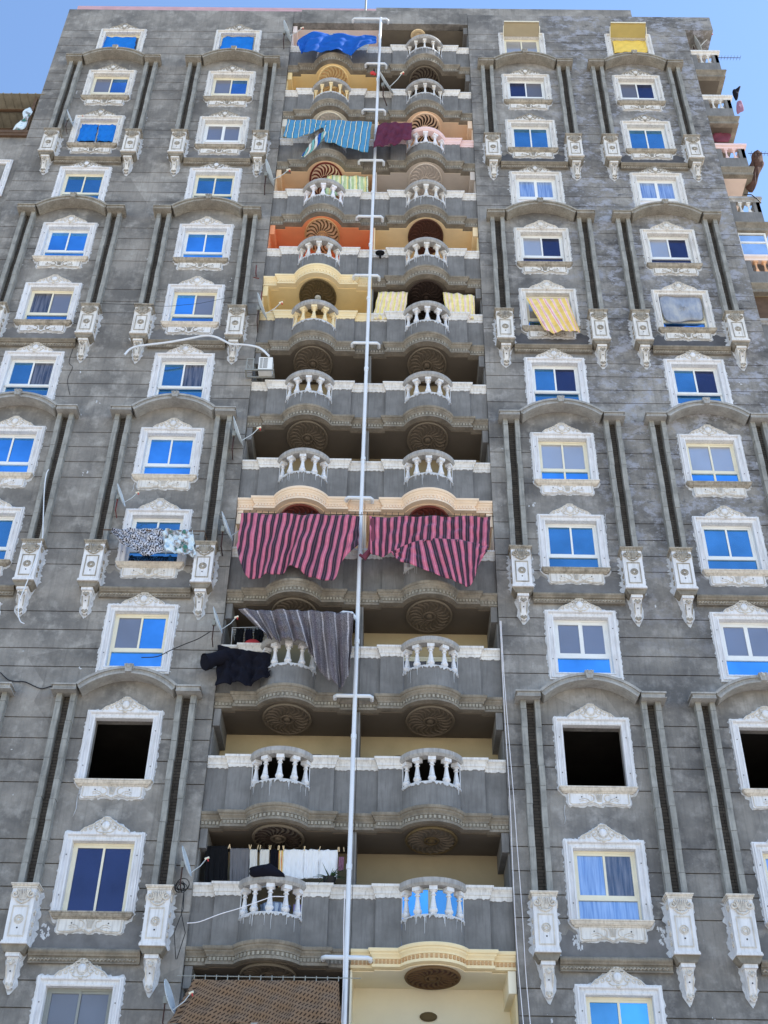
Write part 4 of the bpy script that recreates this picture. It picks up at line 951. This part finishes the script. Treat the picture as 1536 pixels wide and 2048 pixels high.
# ------------------------------------------------------------------ lower building at the left
NB = empty('neighbouring_building', (-17, 0, 0)); tag(NB, 'lower grey block adjoining at the left edge with a corrugated roof shelter', 'building')
NB.location = (0, 0, 0)
b = MB(); b.box(-30, -12.44, .12, 12, 0, 38.0); link('wall', b.mesh('wall', ['stucco']), NB)
b = MB(); b.box(-30, -12.44, .02, .30, 38.0, 38.14); b.box(-30, -12.44, .0, .16, 38.14, 38.3, 0); link('coping', b.mesh('coping', ['wood']), NB)
b = MB()
for k in range(60):
    xx = -30+k*.3; b.box(xx, min(xx+.25, -12.46), -.03, 3.6, 40.50, 40.515, 0); b.box(xx+.25, min(xx+.3, -12.455), -.03, 3.6, 40.515, 40.56, 0) if xx+.3 < -12.44 else None
link('roof', b.mesh('roof', ['corrug']), NB)
b = MB()
for k in range(14): b.box(-30, -12.46, .62+k*.0+0, .70, 40.42, 40.499) if k == 0 else None
b.box(-30, -12.46, 1.45, 1.53, 40.42, 40.499); b.box(-30, -12.46, 2.9, 2.98, 40.42, 40.499); b.box(-30, -12.46, 3.5, 3.6, 38.0, 40.49, 1)
for x in (-12.6, -16, -19): b.box(x-.05, x+.05, .08, .16, 38.3, 40.42, 0)
link('purlins', b.mesh('purlins', ['wood', 'corrug']), NB)
nw = empty('window', (-13.55, .121, 36.62), NB)
link('surround', SURF, nw); link('frame', FR['std'], nw, mats=['alwhite']); link('backing', BK, nw); link('glazing', PN['std'], nw, mats=['ggrey', 'ggrey', 'ggrey'])
nw.scale = (1.0, 1, 1.0)
nw.location.y = .10

# ------------------------------------------------------------------ drainpipe
DP = empty('drainpipe', (-.03, -.2, 0)); tag(DP, 'white plastic drainpipe running down the middle of the balcony bay', 'drainpipe')
b = MB(); b.tube([(.05, 0, 45.66), (-.04, 0, 31), (-.06, 0, 21), (-.05, 0, 15.4), (-.04, 0, 0)], .053, 10)
for k in range(15): zz = 2+3*k+.4*math.sin(k*5); b.lathe([(.053, 0), (.066, .005), (.066, .12), (.053, .125)], -.05+.1*max(0, (zz-31)/15)*.9, 0, 10, z0=zz)
link('pipe', b.mesh('pipe', ['pipe'], smooth=True), DP)
BR = [(45.6, -1.0, .38), (42.45, -.42, .35), (39.45, -.45, .35), (36.45, -.5, .35), (33.4, -.48, .36), (30.48, -.5, .3), (27.45, -.45, .35), (21.52, -.42, .28), (17.55, -.42, 0), (15.5, -.48, .4), (9.4, -.48, .5)]
for zz, a, c in BR:
    b = MB(); xo = -.05
    zz2 = zz+(.12 if zz == 17.55 else 0)
    if c: b.tube([(xo+a, .17, zz), (xo+a, .05, zz+.0), (xo+a+.05, 0, zz), (xo+c-.05, 0, zz-.005), (xo+c, .05, zz-.01), (xo+c, .2, zz-.01)], .048, 8)
    else: b.tube([(xo+a, .2, zz+.3), (xo+a, .05, zz+.3), (xo+a+.05, 0, zz+.3), (xo-.15, 0, zz+.28), (xo-.03, 0, zz+.1)], .048, 8)
    link('branch', b.mesh('branch', ['pipe'], smooth=True), DP)

# ------------------------------------------------------------------ cloth
def cloth(name, st, y, mat, label, cat, fold=.04, nf=7, y2=None, seed=1, nu=90, nv=30, group=None, sag=.0, uvs=1.0, crumple=.012, mats=None, twist=0):
    rnd = random.Random(seed); n = len(st)-1
    L = [0]
    for a, c in zip(st, st[1:]): L.append(L[-1]+max(.02, math.hypot(c[0]-a[0], c[1]-a[1])))
    me = bpy.data.meshes.new(name); V = []; F = []; UV = []
    ph = [rnd.uniform(0, 6.28) for _ in range(8)]; y2 = y if y2 is None else y2
    for i in range(nu+1):
        d = L[-1]*i/nu; k = 0
        while k < n-1 and L[k+1] < d: k += 1
        t = min(1, (d-L[k])/(L[k+1]-L[k])); ts = t
        p0, p1, p2, p3 = st[max(k-1, 0)], st[k], st[k+1], st[min(k+2, n)]
        P = [.5*(2*p1[q]+(p2[q]-p0[q])*t+(2*p0[q]-5*p1[q]+4*p2[q]-p3[q])*t*t+(-p0[q]+3*p1[q]-3*p2[q]+p3[q])*t**3) for q in range(4)]
        u = d/L[-1]
        for j in range(nv+1):
            v = j/nv
            x = P[0]*(1-v)+P[2]*v; z = P[1]*(1-v)+P[3]*v
            amp = fold*(.25+.75*min(1, v*1.8))
            w = math.sin(nf*6.283*u+ph[0]+1.2*v+twist*v*2)+.5*math.sin(nf*2.3*6.283*u+ph[1]+2*v)+.35*math.sin(nf*.45*6.283*u+ph[2])
            cr = crumple*(1.4*math.sin(u*21+v*13+ph[3])+math.sin(u*17-v*19+ph[4])+.25*math.sin(u*61+v*13+ph[5]))
            z -= sag*math.sin(math.pi*((u*nf*1.0) % 1))*(1-v)*.5
            V.append((x+cr*.3, y*(1-v)+y2*v+amp*w*.6+cr, z)); UV.append((u*uvs, v*uvs*.5))
    for i in range(nu):
        for j in range(nv): a = i*(nv+1)+j; F.append((a, a+nv+1, a+nv+2, a+1))
    me.from_pydata(V, [], F); me.materials.append(M[mat]); uvl = me.uv_layers.new(name='UVMap')
    for lp in me.loops: uvl.data[lp.index].uv = UV[lp.vertex_index]
    me.polygons.foreach_set('use_smooth', [True]*len(me.polygons))
    o = bpy.data.objects.new(name, me); COL.objects.link(o)
    md = o.modifiers.new('thick', 'SOLIDIFY'); md.thickness = .008
    if label: tag(o, label, cat, group)
    return o
cl = cloth('awning_cloth', D['pinkL'], -.6, 'pinkstripe', 'pink and black striped awning cloth, left of the pair, hem in two points', 'awning', .10, 4, -.68, 3, 160, 36, 'pink striped awnings', uvs=1)
cl = cloth('awning_cloth', D['pinkR'], -.6, 'pinkstripe', 'pink and black striped awning cloth, right of the pair, knotted beside the pipe', 'awning', .10, 4, -.66, 5, 160, 36, 'pink striped awnings', uvs=1)
fl = cloth('flap', D['pinkflap'], -.7, 'pinkstripe', None, None, .06, 3, -.78, 6, 120, 24, uvs=.75); fl.parent = cl
b = MB(); b.tube([(x, -.66+.03*k, z) for k, (x, z) in enumerate(D['knot'])], [.05, .08, .07, .09, .04], 8); link('knot', b.mesh('knot', ['burg'], smooth=True), cl)
cloth('tarpaulin', D['tarp'], -.5, 'tarpm', 'bright blue tarpaulin bundled over the top left balcony', 'tarpaulin', .08, 4, -.64, 8, 90, 30, crumple=.014)
cl = cloth('awning_cloth', D['teal'], -.55, 'tealstripe', 'blue and white striped awning cloth torn open in the middle', 'awning', .03, 5, -.6, 9, 140, 30, crumple=.01)
b = MB(); 
tt = D['tealtail']
for q in range(5):
    pts = []
    for k in range(17):
        t = k/16*(len(tt)-1); i0 = min(int(t), len(tt)-2); f = t-i0; a = q*1.257+k*.5; w = .03+.07*math.sin(math.pi*min(1, k/16*.85+.1))
        pts.append((tt[i0][0]*(1-f)+tt[i0+1][0]*f+w*math.cos(a), -.62+w*math.sin(a)*.6, tt[i0][1]*(1-f)+tt[i0+1][1]*f))
    b.tube(pts, [.015+.035*math.sin(math.pi*min(1, k/16*.9+.08)) for k in range(17)], 6, q % 3)
link('torn_tail', b.mesh('torn_tail', ['tealm', 'creamm', 'tarpm'], smooth=True), cl)
cloth('maroon_cloth', D['maroon'], -.45, 'maroonm', 'plain maroon cloth hung over a balcony rail right of the pipe', 'cloth', .06, 3, -.62, 4, 70, 30)
cloth('green_curtain', D['green'], .22, 'greenstripe', 'pale green and yellow striped curtain inside a tan painted balcony', 'curtain', .06, 7, .22, 6, 90, 12)
cloth('yellow_curtain', D['yelL'], .1, 'yelstripe', 'yellow and white striped curtain beside the drainpipe', 'curtain', .04, 6, .1, 2, 70, 12, 'yellow striped balcony curtains')
cloth('yellow_curtain', D['yelR'], .1, 'yelstripe', 'yellow and white striped curtain at the right end of its balcony', 'curtain', .04, 5, .1, 7, 70, 12, 'yellow striped balcony curtains')
cloth('striped_sheet', D['winyel'], -.1, 'winstripe', 'yellow and pink striped sheet blowing out of a window', 'sheet', .05, 3, -.35, 3, 60, 30)
cloth('patterned_sheet', D['zebra'], -.45, 'zebram', 'black and white animal print sheet drying below a window', 'sheet', .06, 3, -.55, 3, 70, 24, crumple=.03)
cloth('floral_sheet', D['zebra2'], -.44, 'floral', 'pale blue floral sheet beside the animal print one', 'sheet', .06, 2, -.5, 4, 50, 24, crumple=.03)
cloth('blanket', D['blanket'], -.5, 'tweed', 'grey woven blanket with pale stripes trailing over a balcony rail', 'blanket', .15, 7, -.62, 3, 120, 30)
cloth('brown_curtain', D['brown'], -.5, 'brownpat', 'brown patterned curtain hanging from a rod across the lowest balcony', 'curtain', .05, 6, -.5, 3, 140, 40)
cloth('window_cloth', D['A0'], .09, 'bluecloth', 'blue cloth filling the outermost top floor window at the left', 'cloth', .02, 3, .06, 3, 30, 10, 'blue window cloths')
cloth('window_cloth', D['A1'], .09, 'bluecloth', 'blue cloth filling the top floor window nearer the balconies', 'cloth', .02, 3, .06, 4, 30, 10, 'blue window cloths')
cloth('window_cloth', D['C0a'], .09, 'bluecloth', 'left of two blue cloths in a third floor down window', 'cloth', .02, 3, .06, 5, 30, 10, 'blue window cloths')
cloth('window_cloth', D['C0b'], .09, 'bluecloth', 'right of two blue cloths in a third floor down window', 'cloth', .02, 3, .06, 6, 30, 10, 'blue window cloths')
cloth('yellow_sheet', D['A3'], .09, 'yellowm', 'crumpled yellow sheet under the golden awning flap', 'sheet', .03, 2, .03, 6, 30, 10)
LN = {'dark': ('dark_trousers', 'blackm', 'black trousers hanging first from the left on the line', 'clothes'), 'trousers': ('grey_trousers', 'greym', 'wide grey trousers on the washing line', 'clothes'),
      'w1': ('white_towel', 'creamm', 'narrow off-white towel beside the grey trousers', 'towel'), 'w2': ('white_towel', 'creamm', 'narrow off-white towel beside the navy garment', 'towel'),
      'navy': ('navy_shirt', 'navym', 'dark navy shirt between towel and striped cloth', 'clothes'), 'yel': ('striped_towel', 'manystripe', 'orange and yellow striped towel on the washing line', 'towel'),
      'w3': ('white_sheet', 'whitem', 'white sheet next to the striped towel', 'sheet'), 'w4': ('white_sheet', 'whitem', 'white sheet in the middle of three', 'sheet'),
      'w5': ('white_sheet', 'whitem', 'white sheet at the right, above the potted aloe', 'sheet'), 'pink': ('pink_shirt', 'pinkm', 'small dusky pink shirt at the right end of the washing line', 'clothes')}
for i, (k, (nm, mt, lb, ct)) in enumerate(LN.items()):
    cloth(nm, D['l_'+k], .3, mt, lb, ct, .03, 2 if 'w' in k else 4, .3, 10+i, 40, 20, 'washing on the line', crumple=.003, sag=.04 if k in ('w3', 'w4', 'w5') else 0)
b = MB(); (xa, za), (xb_, zb_) = D['l_line'][0], D['l_line'][-1]
b.tube([(xa+(xb_-xa)*t/12, .3, za+(zb_-za)*t/12-.03*math.sin(math.pi*t/12)) for t in range(13)], .006, 4)
o = link('washing_line', b.mesh('washing_line', ['black'])); tag(o, 'thin washing line with pegs across a lower left balcony', 'washing line')
b = MB(); rr_ = random.Random(2)
for x in [D[k][q][0] for k in D if k.startswith('l_') and k != 'l_line' for q in (0, -1)]: zz = za+(zb_-za)*(x-xa)/(xb_-xa)-.02; b.tube([(x, .28, zz-.03), (x+rr_.uniform(-.03, .03), .27, zz+.07)], .009, 4)
link('pegs', b.mesh('pegs', ['cream']), o)

def blob(name, pts, y, th, mat, label, cat, lump=.03, seed=1, div=3):
    # a soft padded outline: rings shrinking towards front and back, with lumps
    rnd = random.Random(seed); n = len(pts); P = []
    for k in range(n):
        a, c = Vector(pts[k]), Vector(pts[(k+1) % n])
        z_, e_ = Vector(pts[k-1]), Vector(pts[(k+2) % n])
        for q in range(div):
            t = q/div; P.append(.5*(2*a+(c-z_)*t+(2*z_-5*a+4*c-e_)*t*t+(-z_+3*a-3*c+e_)*t**3))
    cx = sum(p.x for p in P)/len(P); cz = sum(p.y for p in P)/len(P); V = []; F = []; m = len(P); R_ = []
    prof = [(0.02, -1), (.35, -.96), (.7, -.75), (.93, -.4), (1, 0), (.93, .4), (.6, .8), (.02, 1)]
    ph = [rnd.uniform(0, 6) for _ in range(6)]
    for s_, d in prof:
        for k, p in enumerate(P):
            x = cx+(p.x-cx)*s_; z = cz+(p.y-cz)*s_
            V.append((x, y+d*th+lump*(math.sin(x*11+z*7+ph[0])+math.sin(z*17-x*5+ph[1])+.6*math.sin(x*29+ph[2])), z+lump*.3*math.sin(k*2.1+ph[3])))
    for a in range(len(prof)-1):
        for k in range(m): w = (k+1) % m; F.append((a*m+k, a*m+w, (a+1)*m+w, (a+1)*m+k))
    F.append(tuple(range(m))); F.append(tuple(range(len(V)-1, len(V)-m-1, -1)))
    me = bpy.data.meshes.new(name); me.from_pydata(V, [], F); me.materials.append(M[mat]); me.polygons.foreach_set('use_smooth', [True]*len(me.polygons))
    o = bpy.data.objects.new(name, me); COL.objects.link(o)
    if label: tag(o, label, cat)
    return o
jk = cloth('jacket', D['jackbody'], -.22, 'navym', 'dark navy jacket pegged over the balcony rail, sleeve sticking out left', 'jacket', .09, 3, -.36, 3, 70, 30, crumple=.02)
b = MB(); sp_ = D['jacksleeve']; b.tube([(x, -.3-.04*k, z) for k, (x, z) in enumerate(sp_)], [.17, .19, .17, .2, .215], 14, cap=False); b.tube([(sp_[-2][0]*.3+sp_[-1][0]*.7, -.43, sp_[-2][1]*.3+sp_[-1][1]*.7), (sp_[-1][0], -.45, sp_[-1][1])], .19, 14)
link('sleeve', b.mesh('sleeve', ['navym'], smooth=True), jk)
o = blob('cushion', D['cushion'], -.42, .16, 'navym', 'dark blue cushion lying on a curved balcony rail', 'cushion', .004, 3)
blob('hanging_cloth', D['sideC'], .5, .05, 'burg', 'burgundy cloth billowing under a balcony at the right edge', 'cloth', .03, 5)
blob('cloth_bundle', D['bundle'], .5, .14, 'bundlem', 'brown and purple bundle of cloth hanging beside the right flank', 'bundle', .05, 7)
blob('plastic_sheet', [(CX[3]-.66, TOP[5]-.28), (CX[3]-.3, TOP[5]-.22), (CX[3]+.3, TOP[5]-.22), (CX[3]+.64, TOP[5]-.3), (CX[3]+.62, TOP[5]-.9), (CX[3]+.55, TOP[5]-1.26), (CX[3]+.1, TOP[5]-1.3), (CX[3]-.3, TOP[5]-1.42), (CX[3]-.6, TOP[5]-1.2)], .05, .07, 'psheet', 'cloudy plastic sheet bulging from a window', 'plastic sheet', .01, 4)

# ------------------------------------------------------------------ cables, dishes, small things
def cable(key, y, r, mat, label, name='cable', cat='cable'):
    P = D[key]; pts = []
    for k in range(len(P)-1):
        for q in range(4):
            t = q/4; p0, p1, p2, p3 = P[max(k-1, 0)], P[k], P[k+1], P[min(k+2, len(P)-1)]
            f = lambda i: .5*(2*p1[i]+(p2[i]-p0[i])*t+(2*p0[i]-5*p1[i]+4*p2[i]-p3[i])*t*t+(-p0[i]+3*p1[i]-3*p2[i]+p3[i])*t**3)
            pts.append((f(0), y, f(1)))
    pts.append((P[-1][0], y, P[-1][1]))
    b = MB(); b.tube(pts, r, 6); o = link(name, b.mesh(name, [mat], smooth=True)); return tag(o, label, cat)
cable('conduit', -.42, .032, 'pipe', 'white insulated pipe arching across the wall to the air conditioner', 'insulated_pipe', 'pipe')
cable('cableA', -.36, .014, 'pipe', 'white cable hanging down past a bracket at the left edge')
cable('cableB', -.03, .012, 'black', 'thin black cable sagging across the wall at the left edge')
cable('cableC', -.45, .011, 'black', 'thin black cable running from arch keystone to a dish')
cable('cableD', -.012, .006, 'black', 'dark wire meandering down bare wall between two windows')
cable('cableE', -.42, .006, 'black', 'thin black cable strung between brackets on the left wing')
cable('cableF', -.5, .010, 'white', 'pale cable slung across the front of the laundry balcony')
cable('wire1', -.06, .009, 'white', 'left of two pale wires running down the right wing corner')
cable('wire2', -.06, .009, 'white', 'right of two pale wires running down the right wing corner')
cable('wire3', -.33, .010, 'white', 'thin pale wire dropping beside the drainpipe')
def dish_things():
    d = MB(); n = 24; fn = Vector((.94, -.12, .33)).normalized()
    a = fn.cross(Vector((0, 0, 1))).normalized(); c = a.cross(fn).normalized()
    def pt(r, t, h): v = a*math.cos(t)*r*.40 + c*math.sin(t)*r*.45 + fn*h; return v
    rings = [(0.02, -.07), (.3, -.063), (.6, -.045), (.85, -.02), (1, 0)]
    for side in (0, 1):
        rows = []
        for r, h in rings: i = len(d.v); rows.append(i); d.v += [tuple(pt(r, 2*math.pi*k/n, h-.012*side)) for k in range(n)]
        for p, q in zip(rows, rows[1:]):
            for k in range(n): w = (k+1) % n; d.f.append((p+k, p+w, q+w, q+k)); d.m.append(0)
        d.f.append(tuple(rows[0]+k for k in range(n))); d.m.append(0)
    d.tube([tuple(pt(1, 2*math.pi*k/n, -.006)) for k in range(n+1)], .009, 5, 0, cap=False)
    dm = d.mesh('reflector', ['dish'], smooth=True)
    low = pt(.85, -math.pi/2, 0); focus = fn*.56 - c*.12
    m_ = MB(); m_.tube([tuple(low), tuple(low*.4+focus*.6-c*.05), tuple(focus)], .012, 5); AR = m_.mesh('feed_arm', ['dish'])
    l = MB(); l.tube([tuple(focus-fn*.06), tuple(focus+fn*.07)], .032, 8); l.tube([tuple(focus+fn*.02), tuple(focus+fn*.02-c*.1)], .02, 6, 1); LB = l.mesh('receiver', ['alcream', 'redm'], smooth=True)
    p = MB(); q = -fn*.12
    p.tube([(q.x, q.y, q.z+.1), (q.x, q.y, q.z-.65)], .02, 6); p.tube([tuple(-fn*.08), tuple(q), (q.x, q.y, q.z-.05)], .03, 6, 1); p.box(q.x-.05, q.x+.05, q.y-.05, q.y+.05, q.z-.15, q.z+.03, 1)
    p.tube([(q.x, q.y, q.z-.62), (q.x-.02, q.y+.42, q.z-.66)], .016, 5); PO = p.mesh('mast', ['iron', 'algrey'])
    return dm, AR, LB, PO
DM = dish_things()
DL = ['satellite dish at top left of the bay beside the blue tarpaulin', 'broad satellite dish on a black pole right of the pipe near the top', 'satellite dish at the bay edge beside the red-rayed balcony ceiling', 'satellite dish in front of the pale yellow balcony',
      'satellite dish at the bay edge above the left pink striped awning', 'satellite dish in front of the left pink striped awning', 'satellite dish above the navy jacket', 'satellite dish left of the washing line', 'satellite dish at the left of the brown curtain',
      'satellite dish on a red pole above the animal print sheet', 'satellite dish beside the window with two blue cloths', 'satellite dish under the roof overhang at the right corner']
DY = [-.35, -.32, -.35, -.35, -.4, -.45, -.5, -.5, -.55, -.45, -.3, .6]
DS = [1, 1.15, 1.1, 1, 1, .95, .8, .75, .75, .75, .75, 1.1]
for i in range(12):
    x, z = D['dish%d' % i][0]; e = empty('satellite_dish', (x, DY[i], z)); e.scale = (DS[i],)*3
    if i in (1, 11): e.rotation_euler.z = R(-22)
    else: e.rotation_euler.z = R((i*37 % 5)-2)
    tag(e, DL[i], 'satellite dish', 'satellite dishes on the facade')
    for nm, me in zip(('reflector', 'feed_arm', 'receiver', 'mast'), DM):
        o = link(nm, me, e)
        if nm == 'mast' and i == 9: o.material_slots[0].link = 'OBJECT'; o.material_slots[0].material = M['redpaint']
# coil of spare cable under two of the dishes
for i, dz in ((7, -.5),):
    x, z = D['dish%d' % i][0]; b = MB(); rn = random.Random(4)
    for k in range(7):
        cx_, cz_, r_ = x-.08+rn.uniform(-.04, .04), z+dz+rn.uniform(-.05, .05), rn.uniform(.08, .15)
        b.tube([(cx_+r_*math.cos(t*.524), -.42+.01*k, cz_+r_*math.sin(t*.524)) for t in range(13)], .007, 4, cap=False)
    b.tube([(x-.0, -.42, z+dz-.1), (x+.03, -.42, z+dz-.5), (x-.1, -.42, z+dz-1.0), (x-.02, -.3, z+dz-1.5)], .009, 5); b.tube([(x-.0, -.42, z+dz-.1), (x+.0, -.42, z+dz-.6), (x+.13, -.42, z+dz-1.0), (x, -.3, z+dz-1.5)], .009, 5)
    o = link('cable_coil', b.mesh('cable_coil', ['black'])); tag(o, 'tangled coil of black cable hanging below a satellite dish', 'cable')
# air conditioner
(xa, za), (xb_, zb_) = D['ac']
AC = empty('air_conditioner', ((xa+xb_)/2, -.2, zb_)); tag(AC, 'white outdoor air conditioner unit on a metal shelf at the bay edge', 'air conditioner')
w, h = xb_-xa, za-zb_
b = MB(); b.box(-w/2+.1, w/2-.01, -.16, .16, .05, h+.02); link('casing', b.mesh('casing', ['alwhite']), AC)
b = MB(); b.box(-w/2+.14, w/2-.15, -.166, -.161, .11, h-.03, 0)
for k in range(12): zz = .12+k*(h-.16)/12; b.box(-w/2+.14, w/2-.15, -.172, -.167, zz, zz+.012, 1)
b.box(-w/2+.22, -w/2+.235, -.176, -.173, .1, h-.03, 1); link('grille', b.mesh('grille', ['black', 'alwhite']), AC)
b = MB(); b.box(-w/2-.28, w/2+.06, -.18, -.14, 0, .04); b.box(-w/2-.28, w/2+.06, .12, .16, 0, .04); b.box(-w/2-.28, -w/2-.24, -.139, .119, 0, .04); b.box(w/2+.02, w/2+.06, -.139, .119, 0, .04); b.box(-w/2-.26, -w/2-.23, -.17, -.14, .04, .45); b.box(-w/2-.06, -w/2-.03, -.17, -.14, .04, .45); b.box(-w/2-.26, -w/2-.03, -.17, -.14, .45, .48); b.tube([(-w/2-.24, -.15, .3), (-w/2-.1, -.15, .05)], .012, 5)
link('shelf', b.mesh('shelf', ['algrey']), AC)
# pot plant
x, z = D['pot'][0]
PP = empty('potted_aloe', (x, .02, RT(11)+.0)); tag(PP, 'spiky green aloe in a dark pot on the balcony rail', 'potted plant')
b = MB(); b.lathe([(.09, 0), (.13, .04), (.14, .11), (.15, .13), (.12, .13)], 0, 0, 14); link('pot', b.mesh('pot', ['black'], smooth=True), PP)
b = MB(); rn = random.Random(8)
for k in range(20):
    a = rn.uniform(0, 6.28); l = rn.uniform(.2, .5); e_ = rn.uniform(.15, 1.3); pts = []
    for q in range(6): t = q/5; pts.append((math.cos(a)*l*t*math.cos(e_)*1.2, math.sin(a)*l*t*math.cos(e_), .12+l*t*math.sin(e_)-.25*t*t*(1.2-e_ if e_ < 1.2 else 0)))
    b.tube(pts, [.022, .024, .02, .015, .009, .002], 5, flat=.5)
link('leaves', b.mesh('leaves', ['green'], smooth=True), PP)
# small hanging things
x, z = D['reditem'][0]; b = MB(); b.tube([(0, 0, .15), (0, 0, .02)], .03, 6, 1); b.ball((-.05, 0, -.12), (.1, .06, .11), 8, 0); b.ball((.04, 0, -.2), (.06, .05, .08), 8, 0)
o = link('red_toy', b.mesh('red_toy', ['redm', 'black'], smooth=True), None, (x, -.15, z)); tag(o, 'small orange red object tied to a pipe branch near the top', 'hanging object')
x, z = D['blackitem'][0]; b = MB(); b.ball((0, 0, .05), (.16, .1, .09), 10); b.tube([(0, 0, 0), (.01, 0, -.2)], [.05, .03], 6)
o = link('black_mop', b.mesh('black_mop', ['blackm'], smooth=True), None, (x, -.02, z)); tag(o, 'black mop head resting over the rail right of the pipe', 'mop')
for i, (x, z) in enumerate(D['hand']):
    b = MB(); b.tube([(0, .1, 0), (0, -.05, .0), (.0, -.1, .3-.1*i*0+.2*i)], .016, 6); b.tube([(-.08, .1, -.05), (.1, .1, -.1)], .02, 5)
    o = link('iron_bracket', b.mesh('iron_bracket', ['redpaint']), None, (x, -.1, z)); tag(o, ('short' if i == 0 else 'long')+' rusty red iron bracket on the wall beside the bay', 'bracket', 'iron brackets')
# curtain rod for the brown curtain
st = D['brown']; b = MB(); b.tube([(st[0][0]-.35, -.5, st[0][1]+.06), (st[-1][0]+.45, -.5, st[-1][1]+.06)], .009, 6)
for k in range(14): xx = st[0][0]+(st[-1][0]-st[0][0])*k/13; zz = st[0][1]+.06+(st[-1][1]-st[0][1])*k/13; b.tube([(xx, -.5, zz+.03), (xx, -.5, zz-.07)], .01, 4)
o = link('curtain_rod', b.mesh('curtain_rod', ['algrey'])); tag(o, 'thin metal curtain rod with hooks above the brown curtain', 'curtain rod')
# rods of the pink awnings and drying rod of the prints
b = MB(); b.tube([(-3.3, -.6, D['pinkL'][0][1]+.01), (3.4, -.6, D['pinkR'][-1][1]+.01)], .008, 5)
for k in range(40): xx = -3.15+k*.162; b.tube([(xx, -.61, 20.6), (xx+.01, -.61, 20.72)], .007, 4)
o = link('awning_line', b.mesh('awning_line', ['black'])); tag(o, 'line with hooks carrying the pink striped awnings', 'line')
st = D['zebra']; b = MB(); b.tube([(st[0][0]-.25, -.2, st[0][1]-.3), (st[0][0]-.25, -.43, st[0][1]), (D['zebra2'][-1][0]+.3, -.43, st[0][1]), (D['zebra2'][-1][0]+.4, -.2, st[0][1]-.3)], .016, 5)
o = link('drying_rod', b.mesh('drying_rod', ['wood'])); tag(o, 'bent drying rod below the window with the animal print sheet', 'drying rod')
# blue tub and lilac cloth seen between the balusters
b = MB(); b.lathe([(.22, 0), (.3, .4), (.32, .42), (.3, .43)], 0, 0, 16); o = link('blue_tub', b.mesh('blue_tub', ['gcurt'], smooth=True), None, (-1.65, .25, RT(11)-1.2)); o.scale = (1.1, 1, 1.8); tag(o, 'pale blue tub behind the balusters under the cushion', 'tub')
b = MB(); b.box(-.14, .14, -.02, .02, 0, .5); o = link('lilac_towel', b.mesh('lilac_towel', ['lilac']), None, (-1.12, .2, RT(11)-.9)); tag(o, 'lilac towel behind the balusters under the cushion', 'towel')
b = MB(); b.ball((0, 0, 0), (.22, .12, .16), 10); o = link('red_bucket', b.mesh('red_bucket', ['redm'], smooth=True), None, (-2.7, .25, RT(9)+.12)); tag(o, 'red bucket behind the rail beside the navy jacket', 'bucket')
# antennas
for i, (x, y, z) in enumerate(((13.2, .5, 43.75), (13.4, .5, 37.65))):
    b = MB(); b.tube([(0, 0, 0), (.95, 0, .01)], .012, 5)
    for k in range(8): b.tube([(.1+k*.12, -.1, 0), (.1+k*.12, .1, 0)], .006, 4)
    o = link('antenna', b.mesh('antenna', ['iron']), None, (x-.25, y-.3, z)); tag(o, ('upper' if i == 0 else 'lower')+' thin aerial sticking out from the right flank against the sky', 'aerial', 'aerials on the right flank')
b = MB(); b.tube([(0, 0, 0), (0, 0, 2.4)], .04, 8); o = link('roof_mast', b.mesh('roof_mast', ['algrey']), None, (-.62, .2, 46.3)); tag(o, 'grey mast rising from the roof above the bay', 'mast')
o = blob('twisted_cloth', [(-12.62, 39.05), (-12.55, 39.5), (-12.7, 39.75), (-12.9, 39.5), (-12.82, 39.0), (-13.0, 38.5), (-13.05, 38.35), (-12.65, 38.4)], .05, .05, 'floral', 'twisted striped cloth hanging under the corrugated roof at the left', 'cloth', .02, 4)
o = blob('dark_clothes', [(13.35, 41.9), (13.5, 42.1), (13.75, 42.35), (13.6, 41.9), (13.5, 41.5), (13.4, 41.4)], .5, .06, 'navym', 'dark clothes blowing from a line at the right flank', 'clothes', .02, 5)
o = blob('pink_garment', [(13.4, 41.2), (13.6, 41.35), (13.6, 40.75), (13.45, 40.6), (13.3, 40.5)], .5, .03, 'pinkm', 'small dusky pink garment hanging at the right flank', 'clothes', .01, 5)
b = MB(); b.tube([(12.5, -.02, RT(3)+.0), (12.75, -.03, RT(3)-.02), (12.9, -.03, RT(3)-.25), (13.0, -.02, RT(3)-.45)], .02, 6); o = link('black_hose', b.mesh('black_hose', ['black'])); tag(o, 'black hose draped over a rail of the right flank', 'hose')

# clothes rack and dark clothes at the back of the balcony with the navy jacket
b = MB()
for k in range(9): b.tube([(-3.25+.0*k, .25+.08*k, RT(9)+.62), (-2.35, .25+.08*k, RT(9)+.66)], .008, 4)
for x in (-3.25, -2.35): b.tube([(x, .25, RT(9)+.62), (x, .9, RT(9)+.64)], .012, 4); b.tube([(x, .3, RT(9)+.62), (x, .8, RT(9)-1.3)], .012, 4)
o = link('drying_rack', b.mesh('drying_rack', ['alwhite'])); tag(o, 'wire drying rack in the balcony behind the navy jacket', 'drying rack')
for i, (x0, x1, dz, mt, lb) in enumerate(((-3.15, -2.95, .75, 'blackm', 'black shirt on the drying rack nearest the wall'), (-2.9, -2.72, .9, 'navym', 'dark blue trousers in the middle of the drying rack'), (-2.68, -2.45, .6, 'blackm', 'short dark shirt on the drying rack nearest the blanket'))):
    cloth('dark_clothes', [(x0, RT(9)+.62, x0-.02, RT(9)+.62-dz), (x1, RT(9)+.62, x1, RT(9)+.62-dz)], .3, mt, lb, 'clothes', .03, 2, .3, 60+i, 20, 12)
